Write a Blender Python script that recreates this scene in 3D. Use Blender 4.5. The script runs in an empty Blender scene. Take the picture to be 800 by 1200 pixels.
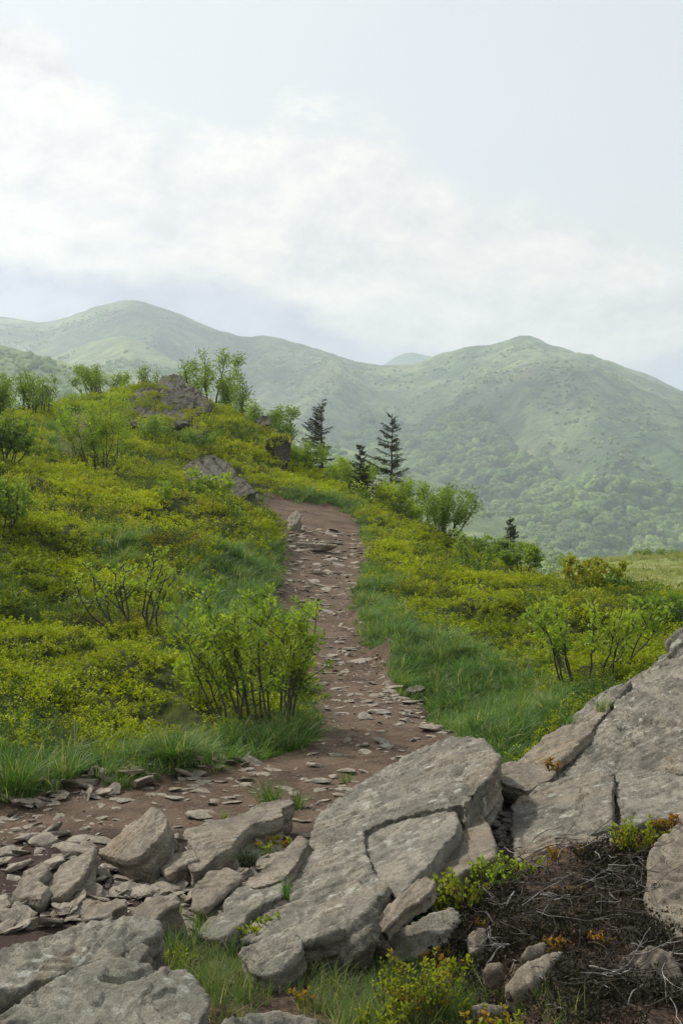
import bpy, math, random
import numpy as np
from mathutils import Vector, Matrix
R = math.radians
rng = np.random.default_rng(7)
random.seed(7)
C = bpy.context.scene.collection
scene = bpy.context.scene

# ---------------------------------------------------------------- camera
F = 1648.0          # focal length in pixels of a 1200 pixel high frame
HV, CU, EYE = 560.0, 400.0, 1.6
cam = bpy.data.cameras.new('camera'); cam_o = bpy.data.objects.new('camera', cam); C.objects.link(cam_o)
cam.sensor_fit = 'VERTICAL'; cam.sensor_height = 24; cam.lens = 24*F/1200
cam.shift_y = -(600-HV)/1200
cam.clip_start = .1; cam.clip_end = 20000
cam_o.location = (0, 0, EYE); cam_o.rotation_euler = (R(90), 0, 0)
scene.camera = cam_o

# ---------------------------------------------------------------- light
SUN_EL, SUN_AZ = 44.0, -50.0     # azimuth from the view direction, negative = left
scene.view_settings.view_transform = 'Standard'; scene.view_settings.look = 'None'
scene.view_settings.exposure = 0.0; scene.view_settings.gamma = 1
sun = bpy.data.lights.new('sun', 'SUN'); sun.energy = 4.8; sun.angle = R(5); sun.color = (1, .95, .87)
sun_o = bpy.data.objects.new('sun', sun); C.objects.link(sun_o)
sd = Vector((math.sin(R(SUN_AZ))*math.cos(R(SUN_EL)), math.cos(R(SUN_AZ))*math.cos(R(SUN_EL)), math.sin(R(SUN_EL))))
sun_o.rotation_euler = sd.to_track_quat('Z', 'Y').to_euler()
cy = scene.cycles
cy.max_bounces = 5; cy.diffuse_bounces = 2; cy.glossy_bounces = 1; cy.transmission_bounces = 2
cy.transparent_max_bounces = 4; cy.volume_bounces = 2
cy.use_denoising = True; cy.denoiser = 'OPENIMAGEDENOISE'; cy.denoising_input_passes = 'RGB_ALBEDO_NORMAL'; cy.denoising_prefilter = 'NONE'; cy.use_adaptive_sampling = False; cy.adaptive_threshold = .01
cy.caustics_reflective = False; cy.caustics_refractive = False
scene.render.film_transparent = False


class NT:
    """small node tree writer"""
    def __init__(s, tree):
        s.t = tree; s.t.nodes.clear()
    def n(s, typ, ins=None, **kw):
        nd = s.t.nodes.new(typ)
        for k, v in kw.items(): setattr(nd, k, v)
        for k, v in (ins or {}).items():
            sock = nd.inputs[k]
            if isinstance(v, bpy.types.NodeSocket): s.t.links.new(v, sock)
            elif isinstance(v, bpy.types.Node): s.t.links.new(v.outputs[0], sock)
            else:
                if isinstance(v, (tuple, list)) and len(v) == 3 and sock.type == 'RGBA': v = (*v, 1)
                sock.default_value = v
        return nd
    def math(s, op, a, b=0.0, c=None, clamp=False):
        ins = {0: a, 1: b}
        if c is not None: ins[2] = c
        return s.n('ShaderNodeMath', ins, operation=op, use_clamp=clamp).outputs[0]
    def mix(s, f, a, b, blend='MIX'):
        m = s.n('ShaderNodeMix', data_type='RGBA', blend_type=blend)
        for sock, v in ((m.inputs[0], f), (m.inputs[6], a), (m.inputs[7], b)):
            if isinstance(v, bpy.types.NodeSocket): s.t.links.new(v, sock)
            else: sock.default_value = (*v, 1) if isinstance(v, tuple) and len(v) == 3 else v
        return m.outputs[2]
    def noise(s, vec, scale, detail=4, rough=.55, dist=0.0, typ='FBM'):
        ins = {'Scale': scale, 'Detail': detail, 'Roughness': rough, 'Distortion': dist}
        if vec is not None: ins['Vector'] = vec
        nd = s.n('ShaderNodeTexNoise', ins)
        return nd.outputs[0]
    def ramp(s, f, lo, hi, a=0.0, b=1.0):
        return s.n('ShaderNodeMapRange', {0: f, 1: lo, 2: hi, 3: a, 4: b}, interpolation_type='SMOOTHSTEP').outputs[0]
    def vscale(s, vec, v):
        return s.n('ShaderNodeVectorMath', {0: vec, 1: v}, operation='MULTIPLY').outputs[0]


world = bpy.data.worlds.new('World'); scene.world = world; world.use_nodes = True
w = NT(world.node_tree)
sky = w.n('ShaderNodeTexSky', sky_type='NISHITA', sun_disc=False, sun_elevation=R(SUN_EL), sun_rotation=R(SUN_AZ), dust_density=3.0, air_density=1.0)
dirv = w.n('ShaderNodeTexCoord').outputs['Generated']
sep = w.n('ShaderNodeSeparateXYZ', {0: dirv})
yy = w.math('MAXIMUM', w.math('ABSOLUTE', sep.outputs[1]), .25)
az = w.math('DIVIDE', sep.outputs[0], yy)
el = w.math('DIVIDE', sep.outputs[2], yy)
cv = w.n('ShaderNodeCombineXYZ', {0: az, 1: w.math('MULTIPLY', el, 1.5), 2: sep.outputs[1]}).outputs[0]
def curve(node_in, pts, lo, hi):
    x = w.n('ShaderNodeMapRange', {0: node_in, 1: lo, 2: hi, 3: 0.0, 4: 1.0}).outputs[0]
    fc = w.n('ShaderNodeFloatCurve', {1: x})
    cm = fc.mapping.curves[0]
    for i, (a, b) in enumerate(pts):
        a = (a-lo)/(hi-lo)
        if i < 2: cm.points[i if i == 0 else len(cm.points)-1].location = (a, b)
        else: cm.points.new(a, b)
    fc.mapping.update()
    return fc.outputs[0]
A = lambda u: (u-CU)/F
E = lambda v: (HV-v)/F
# top edge of the cloud bank as a function of azimuth (as drawn in the sky)
top_pts = [(A(-400), E(60)), (A(1300), E(330)), (A(0), E(25)), (A(60), E(45)), (A(105), E(110)), (A(190), E(150)), (A(260), E(165)),
           (A(360), E(142)), (A(450), E(150)), (A(490), E(190)), (A(540), E(232)), (A(620), E(240)), (A(700), E(250)), (A(760), E(280)), (A(800), E(300))]
edge = curve(az, top_pts, A(-400), A(1300))
edge_lo_pts = [(A(-400), E(350)), (A(1300), E(470)), (A(0), E(305)), (A(120), E(318)), (A(230), E(335)), (A(330), E(350)), (A(400), E(385)), (A(460), E(415)), (A(560), E(440)), (A(800), E(440))]
edge_lo = curve(az, edge_lo_pts, A(-400), A(1300))
n1 = w.noise(cv, 9.0, 8, .6, .3)
n2 = w.noise(cv, 3.2, 4, .5, .2)
n3 = w.noise(cv, 26.0, 6, .6)
pert = w.math('ADD', w.math('MULTIPLY', w.math('SUBTRACT', n1, .5), .11), w.math('MULTIPLY', w.math('SUBTRACT', n3, .5), .022))
dtop = w.math('SUBTRACT', w.math('ADD', edge, pert), el)
m_top = w.ramp(dtop, -.014, .026)
dlo = w.math('SUBTRACT', el, w.math('ADD', edge_lo, w.math('MULTIPLY', pert, .8)))
m_lo = w.ramp(dlo, -.010, .014)
# away from the view the bank turns into loose patches
n4 = w.ramp(w.noise(dirv, 2.4, 6, .6), .42, .62)
added_cloud = w.math('MULTIPLY', m_top, m_lo)
clear = w.mix(w.ramp(n2, .3, .7), (.75, .785, .80), (.80, .815, .815))
clear = w.mix(.12, clear, w.mix(1.0, sky.outputs[0], (.1, .1, .1), 'MULTIPLY'))
cv2 = w.n('ShaderNodeVectorMath', {0: cv, 1: (.016, -.026, 0.0)}, operation='ADD').outputs[0]
relief = w.math('SUBTRACT', w.noise(cv2, 9.0, 8, .62, .3), w.noise(cv, 9.0, 8, .62, .3))
relief2 = w.math('SUBTRACT', w.noise(cv2, 4.0, 6, .6, .4), w.noise(cv, 4.0, 6, .6, .4))
rf = w.math('ADD', w.math('MULTIPLY', relief, 2.2), w.math('MULTIPLY', relief2, 2.2))
body = w.mix(w.math('ADD', .5, w.math('MULTIPLY', rf, -1.3), clamp=True), (.72, .71, .715), (1.0, .96, .87))
base = w.mix(w.ramp(w.noise(cv, 14.0, 5, .6), .35, .65), (.47, .49, .60), (.62, .63, .71))
low = w.mix(m_lo, base, body)
col = w.mix(m_top, clear, low)
up = w.ramp(el, .36, .8)
col = w.mix(up, col, w.mix(n4, (.60, .70, .80), (.80, .81, .82)))
col = w.mix(w.ramp(sep.outputs[2], -.02, .02, 1, 0), col, (.25, .27, .2))
bg1 = w.n('ShaderNodeBackground', {0: sky.outputs[0], 1: .1})
bg2 = w.n('ShaderNodeBackground', {0: col, 1: 1.08})
mx = w.n('ShaderNodeMixShader', {0: .93, 1: bg1.outputs[0], 2: bg2.outputs[0]})
w.n('ShaderNodeOutputWorld', {0: mx.outputs[0]})


# ---------------------------------------------------------------- helpers
def tag(o, label=None, cat=None, group=None, kind=None):
    if label: o['label'] = label
    if cat: o['category'] = cat
    if group: o['group'] = group
    if kind: o['kind'] = kind
    return o

def empty(name, loc, rz=0.0):
    o = bpy.data.objects.new(name, None); C.objects.link(o)
    o.location = loc; o.rotation_euler = (0, 0, rz); o.empty_display_size = .1
    return o

def mesh_np(name, verts, faces, mat=None, smooth=True, attrs=None):
    """faces: (n,3) or (n,4) int array"""
    me = bpy.data.meshes.new(name)
    verts = np.asarray(verts, dtype=np.float32); faces = np.asarray(faces, dtype=np.int32)
    k = faces.shape[1]
    me.vertices.add(len(verts)); me.vertices.foreach_set('co', verts.ravel())
    me.loops.add(faces.size); me.loops.foreach_set('vertex_index', faces.ravel())
    me.polygons.add(len(faces)); me.polygons.foreach_set('loop_start', np.arange(0, faces.size, k, dtype=np.int32))
    me.update(calc_edges=True)
    if smooth: me.polygons.foreach_set('use_smooth', np.ones(len(faces), dtype=bool))
    for an, av in (attrs or {}).items():
        av = np.asarray(av, dtype=np.float32)
        if av.ndim == 1:
            me.attributes.new(an, 'FLOAT', 'POINT').data.foreach_set('value', av)
        else:
            me.attributes.new(an, 'FLOAT_VECTOR', 'POINT').data.foreach_set('vector', av.ravel())
    if mat: me.materials.append(mat)
    return me

def obj(name, me, parent=None, link=True):
    o = bpy.data.objects.new(name, me)
    if link: C.objects.link(o)
    if parent: o.parent = parent
    return o

_perm = np.random.default_rng(3).permutation(4096).astype(np.int64)
def _h(i, j, k):
    return _perm[(_perm[(_perm[i & 4095] + j) & 4095] + k) & 4095] / 4095.0
def vnoise(p):
    p = np.asarray(p, dtype=np.float64)
    i = np.floor(p).astype(np.int64); f = p-i; f = f*f*f*(f*(f*6-15)+10)
    x, y, z = i[..., 0], i[..., 1], i[..., 2]; fx, fy, fz = f[..., 0], f[..., 1], f[..., 2]
    def L(a, b, t): return a+(b-a)*t
    return L(L(L(_h(x, y, z), _h(x+1, y, z), fx), L(_h(x, y+1, z), _h(x+1, y+1, z), fx), fy),
             L(L(_h(x, y, z+1), _h(x+1, y, z+1), fx), L(_h(x, y+1, z+1), _h(x+1, y+1, z+1), fx), fy), fz)*2-1
def fbm(p, octaves=4, gain=.5, ridged=False):
    p = np.asarray(p, dtype=np.float64)
    s = np.zeros(p.shape[:-1]); a = 1.0; t = 0.0
    for o in range(octaves):
        v = vnoise(p*(2.03**o)+17.3*o)
        if ridged: v = 1-2*np.abs(v)
        s += a*v; t += a; a *= gain
    return s/t
def fbm2(x, y, octaves=4, **k):
    return fbm(np.stack([x, y, np.zeros_like(x)], -1), octaves, **k)
def P(u, v, d):
    return np.array([(u-CU)/F*d, d, EYE+(HV-v)/F*d])
def in_poly(u, v, poly):
    u = np.asarray(u); v = np.asarray(v); c = np.zeros(u.shape, bool)
    n = len(poly); j = n-1
    for i in range(n):
        (xi, yi), (xj, yj) = poly[i], poly[j]
        c ^= ((yi > v) != (yj > v)) & (u < (xj-xi)*(v-yi)/((yj-yi) or 1e-9)+xi)
        j = i
    return c
def gauss(Z, sig, axis):
    r = int(3*sig+1); k = np.exp(-.5*(np.arange(-r, r+1)/sig)**2); k /= k.sum()
    Zp = np.concatenate([np.repeat(np.take(Z, [0], axis), r, axis), Z, np.repeat(np.take(Z, [-1], axis), r, axis)], axis)
    return np.apply_along_axis(lambda m: np.convolve(m, k, 'valid'), axis, Zp)

# ---------------------------------------------------------------- materials
def new_mat(name):
    m = bpy.data.materials.new(name); m.use_nodes = True
    return m, NT(m.node_tree)
def out(t, shader, disp=None):
    t.n('ShaderNodeOutputMaterial', {0: shader})
def rock_mat(name, ca, cb, lichen=.5, warm=(.30, .20, .10), scale=1.0, rough=.85):
    m, t = new_mat(name)
    geo = t.n('ShaderNodeNewGeometry').outputs['Position']
    rnd = t.n('ShaderNodeObjectInfo').outputs['Random']
    off = t.n('ShaderNodeCombineXYZ', {0: t.math('MULTIPLY', rnd, 31.0), 1: t.math('MULTIPLY', rnd, 17.0), 2: 0.0}).outputs[0]
    pos = t.n('ShaderNodeVectorMath', {0: geo, 1: off}, operation='ADD').outputs[0]
    str_ = t.n('ShaderNodeMapping', {0: pos, 2: (.3, .5, .5), 3: (1.0, .35, 1.4)}).outputs[0]
    big = t.noise(pos, 3.2*scale, 6, .62, .4)
    fol = t.noise(str_, 14*scale, 8, .68, .6)
    fine = t.noise(pos, 90*scale, 6, .7)
    grain = t.noise(pos, 330*scale, 3, .7)
    col = t.mix(t.ramp(big, .36, .64), ca, cb)
    col = t.mix(t.ramp(fol, .44, .58, 0, .75), col, tuple(c*.5 for c in ca))
    # warm iron stained areas
    col = t.mix(t.math('MULTIPLY', t.ramp(t.noise(pos, 1.7*scale, 4, .6), .54, .7), .55), col, warm)
    # lichen crusts: pale grey green plates and small dots, dark crust
    vor = t.n('ShaderNodeTexVoronoi', {'Vector': t.n('ShaderNodeVectorMath', {0: pos, 1: t.vscale(t.n('ShaderNodeTexNoise', {'Vector': pos, 'Scale': 20.0, 'Detail': 3.0}).outputs[1], (.05, .05, .05))}, operation='ADD').outputs[0], 'Scale': 16*scale, 'Randomness': 1.0})
    plates = t.math('MULTIPLY', t.ramp(vor.outputs[0], .25, .42, 1, 0), t.ramp(t.noise(pos, 5*scale, 5, .65), .50, .58))
    col = t.mix(t.math('MULTIPLY', plates, lichen), col, (.47, .46, .38))
    dots = t.ramp(t.noise(str_, 70*scale, 3, .6), .60, .68)
    col = t.mix(t.math('MULTIPLY', dots, lichen*.8), col, (.34, .34, .30))
    dark = t.math('MULTIPLY', t.ramp(t.noise(pos, 26*scale, 6, .7), .52, .64), t.ramp(big, .45, .6))
    col = t.mix(t.math('MULTIPLY', dark, .75), col, (.06, .058, .05))
    moss = t.math('MULTIPLY', t.ramp(t.noise(pos, 2.6*scale, 5, .65, .5), .60, .70), .35)
    col = t.mix(moss, col, (.13, .15, .06))
    col = t.mix(t.ramp(fine, .38, .62, .0, .5), col, tuple(c*.55 for c in ca))
    col = t.mix(t.ramp(rnd, 0, 1, .0, .25), col, tuple(c*.75 for c in cb))
    h = t.math('ADD', t.math('MULTIPLY', fol, 1.0), t.math('ADD', t.math('MULTIPLY', fine, .5), t.math('MULTIPLY', grain, .12)))
    h = t.math('ADD', h, t.math('MULTIPLY', plates, .06))
    b = t.n('ShaderNodeBump', {'Strength': 1.0, 'Distance': .022/scale, 'Height': h})
    s = t.n('ShaderNodeBsdfPrincipled', {'Base Color': col, 'Roughness': rough, 'Normal': b.outputs[0], 'Specular IOR Level': .3})
    out(t, s.outputs[0]); return m
M = {}
M['rock'] = rock_mat('grey_lichen_rock', (.185, .168, .128), (.36, .325, .25), .85, (.27, .20, .12))
M['rock_tan'] = rock_mat('tan_rock', (.22, .185, .135), (.37, .31, .225), .3, (.31, .20, .10))
M['rock_dark'] = rock_mat('dark_rock', (.048, .044, .028), (.125, .112, .07), .1)
M['stone'] = rock_mat('path_stone', (.25, .21, .158), (.44, .38, .29), .1, (.27, .19, .12), 2.0)

def leaf_mat(name, ca, cb, cc=None, trans=.35, rough=.55, patch=.35, by_attr=False, straw=False):
    """two-tone leaves varied per plant and over the ground by position"""
    m, t = new_mat(name)
    rnd = t.n('ShaderNodeAttribute', attribute_type='INSTANCER', attribute_name='rnd').outputs['Fac'] if by_attr else t.n('ShaderNodeObjectInfo').outputs['Random']
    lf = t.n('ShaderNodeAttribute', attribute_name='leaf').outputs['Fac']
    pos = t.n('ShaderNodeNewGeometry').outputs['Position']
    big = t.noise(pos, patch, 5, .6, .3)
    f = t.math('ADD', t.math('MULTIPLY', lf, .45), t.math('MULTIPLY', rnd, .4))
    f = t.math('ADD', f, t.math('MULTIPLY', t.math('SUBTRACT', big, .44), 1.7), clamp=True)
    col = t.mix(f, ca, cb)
    if cc:
        g = t.math('MULTIPLY', t.ramp(t.noise(pos, patch*2.3, 5, .65), .50, .66), t.ramp(rnd, .2, .8, .3, .9))
        col = t.mix(g, col, cc)
    if straw: col = t.mix(t.ramp(lf, .91, .93), col, (.38, .35, .18))
    d = t.n('ShaderNodeBsdfPrincipled', {'Base Color': col, 'Roughness': rough+.1, 'Specular IOR Level': .18})
    tr = t.n('ShaderNodeBsdfTranslucent', {0: t.mix(1.0, col, (1.25, 1.3, .6), 'MULTIPLY')})
    s = t.n('ShaderNodeMixShader', {0: trans, 1: d.outputs[0], 2: tr.outputs[0]})
    out(t, s.outputs[0]); return m
def simple_mat(name, ca, cb, scale=30.0, rough=.8, bump=.01, stretch=(1, 1, 1)):
    m, t = new_mat(name)
    pos = t.n('ShaderNodeNewGeometry').outputs['Position']
    mp = t.n('ShaderNodeMapping', {0: pos, 3: stretch}).outputs[0]
    n = t.noise(mp, scale, 6, .65)
    b = t.n('ShaderNodeBump', {'Strength': .6, 'Distance': bump, 'Height': n})
    s = t.n('ShaderNodeBsdfPrincipled', {'Base Color': t.mix(t.ramp(n, .35, .65), ca, cb), 'Roughness': rough, 'Normal': b.outputs[0], 'Specular IOR Level': .25})
    out(t, s.outputs[0]); return m
M['bilberry'] = leaf_mat('bilberry_leaves', (.035, .085, .006), (.43, .47, .016), (.24, .20, .02), .3, .5, .35, by_attr=True)
M['grass'] = leaf_mat('grass_blades', (.042, .110, .026), (.17, .27, .065), (.25, .28, .09), .35, .5, .9, by_attr=True, straw=True)
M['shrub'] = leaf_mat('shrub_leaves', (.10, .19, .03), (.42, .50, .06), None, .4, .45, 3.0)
M['shrub_far'] = leaf_mat('hillside_shrub_leaves', (.09, .16, .035), (.26, .35, .065), None, .4, .5, .6)
M['spruce_young'] = leaf_mat('young_spruce_needles', (.035, .065, .022), (.11, .16, .05), None, .15, .7, 1.0)
M['spruce'] = leaf_mat('spruce_needles', (.022, .036, .016), (.065, .09, .036), (.08, .07, .04), .1, .7, 1.0)
M['grass_thing'] = leaf_mat('tuft_blades', (.045, .11, .02), (.13, .22, .045), (.26, .25, .12), .35, .5, 5.0, straw=True)
M['sprig'] = leaf_mat('sprig_leaves', (.11, .17, .015), (.34, .36, .03), (.42, .15, .03), .4, .45, 6.0)
M['bark'] = simple_mat('dark_bark', (.035, .03, .026), (.09, .08, .07), 60, .85, .003, (1, 1, .3))
M['grass_fine'] = leaf_mat('fine_grass_blades', (.05, .10, .028), (.17, .235, .075), (.24, .22, .10), .35, .5, 3.0, by_attr=True, straw=True)
M['dead'] = simple_mat('bleached_twig', (.08, .068, .06), (.32, .29, .26), 22, .8, .002)
M['dead_dark'] = simple_mat('dark_root', (.03, .024, .02), (.09, .07, .055), 22, .85, .002)
# ---------------------------------------------------------------- near terrain: height table over (bearing, log distance)
# each column: image column, then (distance, image row) of the ground there; the crest and the fall behind it included
cols = {
 -400: [(7,935),(8,880),(10,780),(13,680),(18,590),(25,520),(34,470),(42,452),(60,480),(110,620),(260,780)],
 -100: [(7,945),(7.7,900),(9.6,800),(12.3,700),(17,605),(23,545),(30,500),(36,480),(50,510),(100,650),(260,780)],
    0: [(7,943),(7.7,900),(9.6,800),(12.3,700),(17,605),(22,553),(29,508),(35,487),(46,505),(60,560),(110,700),(260,780)],
   80: [(7.2,926),(7.9,890),(10,790),(13,700),(17.5,612),(23,560),(28,535),(34,503),(40,478),(46,474),(60,540),(110,700),(260,780)],
  140: [(7.4,916),(8.1,880),(10,795),(13.3,700),(18,617),(22,588),(26,565),(30,545),(36,515),(42,476),(47,460),(56,500),(110,700),(260,780)],
  200: [(7.5,911),(8.4,862),(10.2,798),(13.5,703),(18,622),(20.5,592),(23,580),(27,562),(32,532),(38,492),(45,450),(49,444),(58,500),(110,700),(260,780)],
  250: [(7.6,908),(8.4,870),(10.3,800),(13.5,710),(17.5,640),(20,604),(22.3,586),(25,588),(28,585),(32,548),(38,505),(43,478),(47,474),(56,540),(110,720),(260,780)],
  300: [(7.7,903),(8.4,873),(10.5,803),(13,740),(16,690),(19,640),(21,614),(22.5,603),(25,606),(28,598),(31,570),(36,530),(41,503),(45,497),(54,560),(110,730),(260,780)],
  335: [(7.8,898),(9,850),(11,790),(14,730),(18,680),(21,650),(24,625),(28,599),(30,587),(34,560),(38,530),(42,519),(50,590),(110,740),(260,780)],
  400: [(7.8,898),(9,854),(12,775),(15,725),(18,690),(21,662),(25,630),(28,608),(31,592),(34,578),(38,574),(46,640),(110,760),(260,780)],
  440: [(7.8,898),(9,854),(12,775),(15,722),(18,690),(22,656),(25,634),(28,612),(32,598),(36,596),(46,660),(110,760),(260,780)],
  520: [(7.8,898),(8.8,860),(10.5,807),(13,752),(16,710),(20,675),(25,648),(29,638),(33,641),(43,700),(110,770),(260,780)],
  600: [(7.8,893),(8.5,858),(10.3,800),(12.6,752),(16,712),(20,687),(24,674),(27,670),(31,676),(42,720),(75,700),(120,760),(260,800)],
  660: [(7.6,890),(8.4,850),(10,795),(12.3,750),(16,712),(20,697),(24,694),(28,693),(36,720),(55,695),(75,668),(86,662),(105,700),(260,810)],
  720: [(7.4,895),(8.3,840),(9.8,790),(12,750),(16,715),(20,715),(23,711),(26,712),(34,732),(50,700),(70,664),(84,654),(104,690),(260,820)],
  800: [(7.4,905),(8.2,840),(9.8,785),(12,750),(15,725),(18,718),(22,713),(26,714),(36,735),(50,702),(70,663),(88,646),(106,680),(260,820)],
 1000: [(7.4,900),(8.2,840),(9.8,785),(12,752),(16,735),(20,728),(26,735),(40,750),(60,690),(84,650),(96,646),(112,680),(260,820)],
 1300: [(7.4,905),(8.2,850),(10,790),(13,760),(20,750),(30,770),(60,700),(90,655),(112,670),(260,820)],
}
UU = np.concatenate([np.linspace(-2200, -160, 40, endpoint=False), np.arange(-160, 961, 3.5), np.linspace(970, 3000, 40)])
SS = np.concatenate([np.linspace(math.log(1.8), math.log(3.6), 40, endpoint=False), np.linspace(math.log(3.6), math.log(60), 760, endpoint=False), np.linspace(math.log(60), math.log(260), 90)])
DD = np.exp(SS)
ck = sorted(cols); rows = []
for k in ck:
    d0, v0 = cols[k][0]
    z0 = EYE+(HV-v0)/F*d0
    near = [(d, HV+(EYE-z0*max(0, (d-3)/(d0-3)))*F/d) for d in (1.6, 2.2, 3, 4, 5, 6)]
    pts = near+cols[k]
    # interpolate height rather than row so that the near field stays level
    xs = np.log([p[0] for p in pts]); zs = np.array([EYE+(HV-p[1])/F*p[0] for p in pts])
    reg = np.linspace(SS[0], SS[-1], 900)
    zr = gauss(np.interp(reg, xs, zs)[None, :]/np.exp(reg)[None, :], 5, 1)[0]*np.exp(reg)
    rows.append(np.interp(SS, reg, zr))
rows = np.array(rows)
ureg = np.linspace(-2200, 3000, 1041)      # step 5
Zr = np.array([np.interp(ureg, ck, rows[:, j]) for j in range(len(SS))])
Zr = gauss(Zr, 5, 1)
ZT = np.array([np.interp(UU, ureg, Zr[j]) for j in range(len(SS))]).T   # [u, s]
UG, DG = np.meshgrid(UU, DD, indexing='ij')
XG = (UG-CU)/F*DG
BANK = [(560,1010),(600,1005),(660,985),(730,955),(900,930),(1200,1000),(1200,1300),(480,1300),(500,1180),(520,1100),(500,1060)]
# raised heather bank in the near right corner
bank = gauss(gauss(in_poly(UG, HV+(EYE-0.0)*F/DG, [(545,1050),(620,1015),(720,985),(1400,960),(1400,1330),(700,1330),(600,1230)]).astype(float), 9, 0), 7, 1)
ZT = ZT + bank*.13
# lumps
near = np.clip((70-DG)/40, .35, 1)*np.clip((130-DG)/30, 0, 1)
VG = HV+(EYE-ZT)*F/DG

PATH = [(-900,930),(-60,945),(30,940),(90,918),(170,912),(250,893),(330,880),(372,862),(378,838),(362,800),(340,770),(325,735),(318,700),(326,672),(330,640),(322,615),(306,592),(310,578),(345,586),(400,596),(425,612),(432,640),(432,662),(422,690),(416,715),(424,745),(448,770),(474,800),(505,828),(535,855),(560,880),(600,900),(640,930),(610,1010),(540,1080),(500,1110),(300,1130),(200,1160),(100,1180),(-900,1190)]
PATH2 = [(62,532),(70,505),(84,486),(104,482),(112,500),(108,540),(80,540)]
jit = lambda a, s, k=0: a + s*fbm2(XG*2.2+k, DG*2.2, 3)
ppx = 1.0
uj, vj = jit(UG, 1, 0)-UG, jit(UG, 1, 50)-UG
pxm = F/DG          # pixels per metre
Um = UG+uj*.12*pxm; Vm = VG+vj*.12*pxm*EYE/DG
path_mask = (in_poly(Um, Vm, PATH) & (DG < 31)) | (in_poly(Um, Vm, PATH2) & (DG > 26) & (DG < 45))
GRASS = [[(405,668),(430,655),(452,690),(475,735),(540,765),(610,790),(690,815),(660,850),(600,900),(560,890),(500,830),(440,775),(400,730)],
         [(205,690),(250,660),(300,640),(335,640),(335,700),(300,745),(240,770),(195,740)],
         [(-600,880),(-20,886),(60,898),(120,896),(200,882),(250,862),(300,850),(378,836),(385,870),(330,893),(200,925),(90,930),(20,965),(-600,990)],
         [(110,640),(150,640),(160,665),(120,670)], [(180,770),(230,770),(240,790),(190,800)],
         [(48,505),(86,478),(66,530),(60,548)], [(330,580),(420,592),(440,640),(430,640),(400,605),(340,592)]]
grass_mask = np.zeros_like(path_mask)
for g in GRASS: grass_mask |= in_poly(Um, Vm, g) & (DG < 45)
grass_mask &= ~path_mask
pm = gauss(gauss(path_mask.astype(float), 1.5, 0), 1.5, 1)
gm = gauss(gauss(grass_mask.astype(float), 2.5, 0), 2.5, 1)
soil = gauss(gauss((in_poly(UG, VG, BANK) & (DG < 7.5)).astype(float), 1.5, 0), 1.5, 1)
soil = np.maximum(soil, np.clip((6.6-DG)/.3, 0, 1))
# height of mounds in the ground cover; trodden dirt kept lower and finer
Dm = (DG < 60)
lump = .27*fbm2(XG*.5, DG*.5, 3)+.14*fbm2(XG*1.4+9, DG*1.4, 2)+.07*fbm2(XG*4.0, DG*4.0, 2)
ZT = ZT + near*(1-pm)*(1-soil)*lump*np.clip((DG-7)/3, 0, 1) + .05*0*near
dirt = .018*fbm2(XG*3, DG*3, 3)+.011*fbm2(XG*12, DG*12, 3)
ZT = ZT + np.clip(pm+soil+(DG < 8), 0, 1)*dirt - .03*pm
VG = HV+(EYE-ZT)*F/DG

_gy = np.gradient(ZT, axis=1)/np.gradient(DD)[None, :]
slope_w = np.sqrt(1+np.clip(_gy, -3, 3)**2)
ui = lambda u: np.interp(u, UU, np.arange(len(UU)))
def zat(x, y):
    """ground height"""
    x = np.asarray(x, float); y = np.asarray(y, float)
    u = np.interp(x/y*F+CU, UU, np.arange(len(UU))); s = np.interp(np.log(y), SS, np.arange(len(SS)))
    i = np.clip(u.astype(int), 0, len(UU)-2); j = np.clip(s.astype(int), 0, len(SS)-2); a = u-i; b = s-j
    return (ZT[i, j]*(1-a)+ZT[i+1, j]*a)*(1-b)+(ZT[i, j+1]*(1-a)+ZT[i+1, j+1]*a)*b
def mat_(mask, x, y):
    i = np.clip(np.rint(np.interp(x/y*F+CU, UU, np.arange(len(UU)))).astype(int), 0, len(UU)-1)
    j = np.clip(np.rint(np.interp(np.log(y), SS, np.arange(len(SS)))).astype(int), 0, len(SS)-1)
    return mask[i, j]
def hit(u, v, dmin=3.6):
    """first ground point seen along a line of sight"""
    i = int(round(float(np.interp(u, UU, np.arange(len(UU))))))
    col = VG[i]; ok = np.nonzero((col <= v) & (DD >= dmin))[0]
    j = ok[0] if len(ok) else int(np.argmin(col+(DD > 60)*999))
    d = DD[j]; x = (u-CU)/F*d
    return np.array([x, d, float(zat(x, d))])

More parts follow.
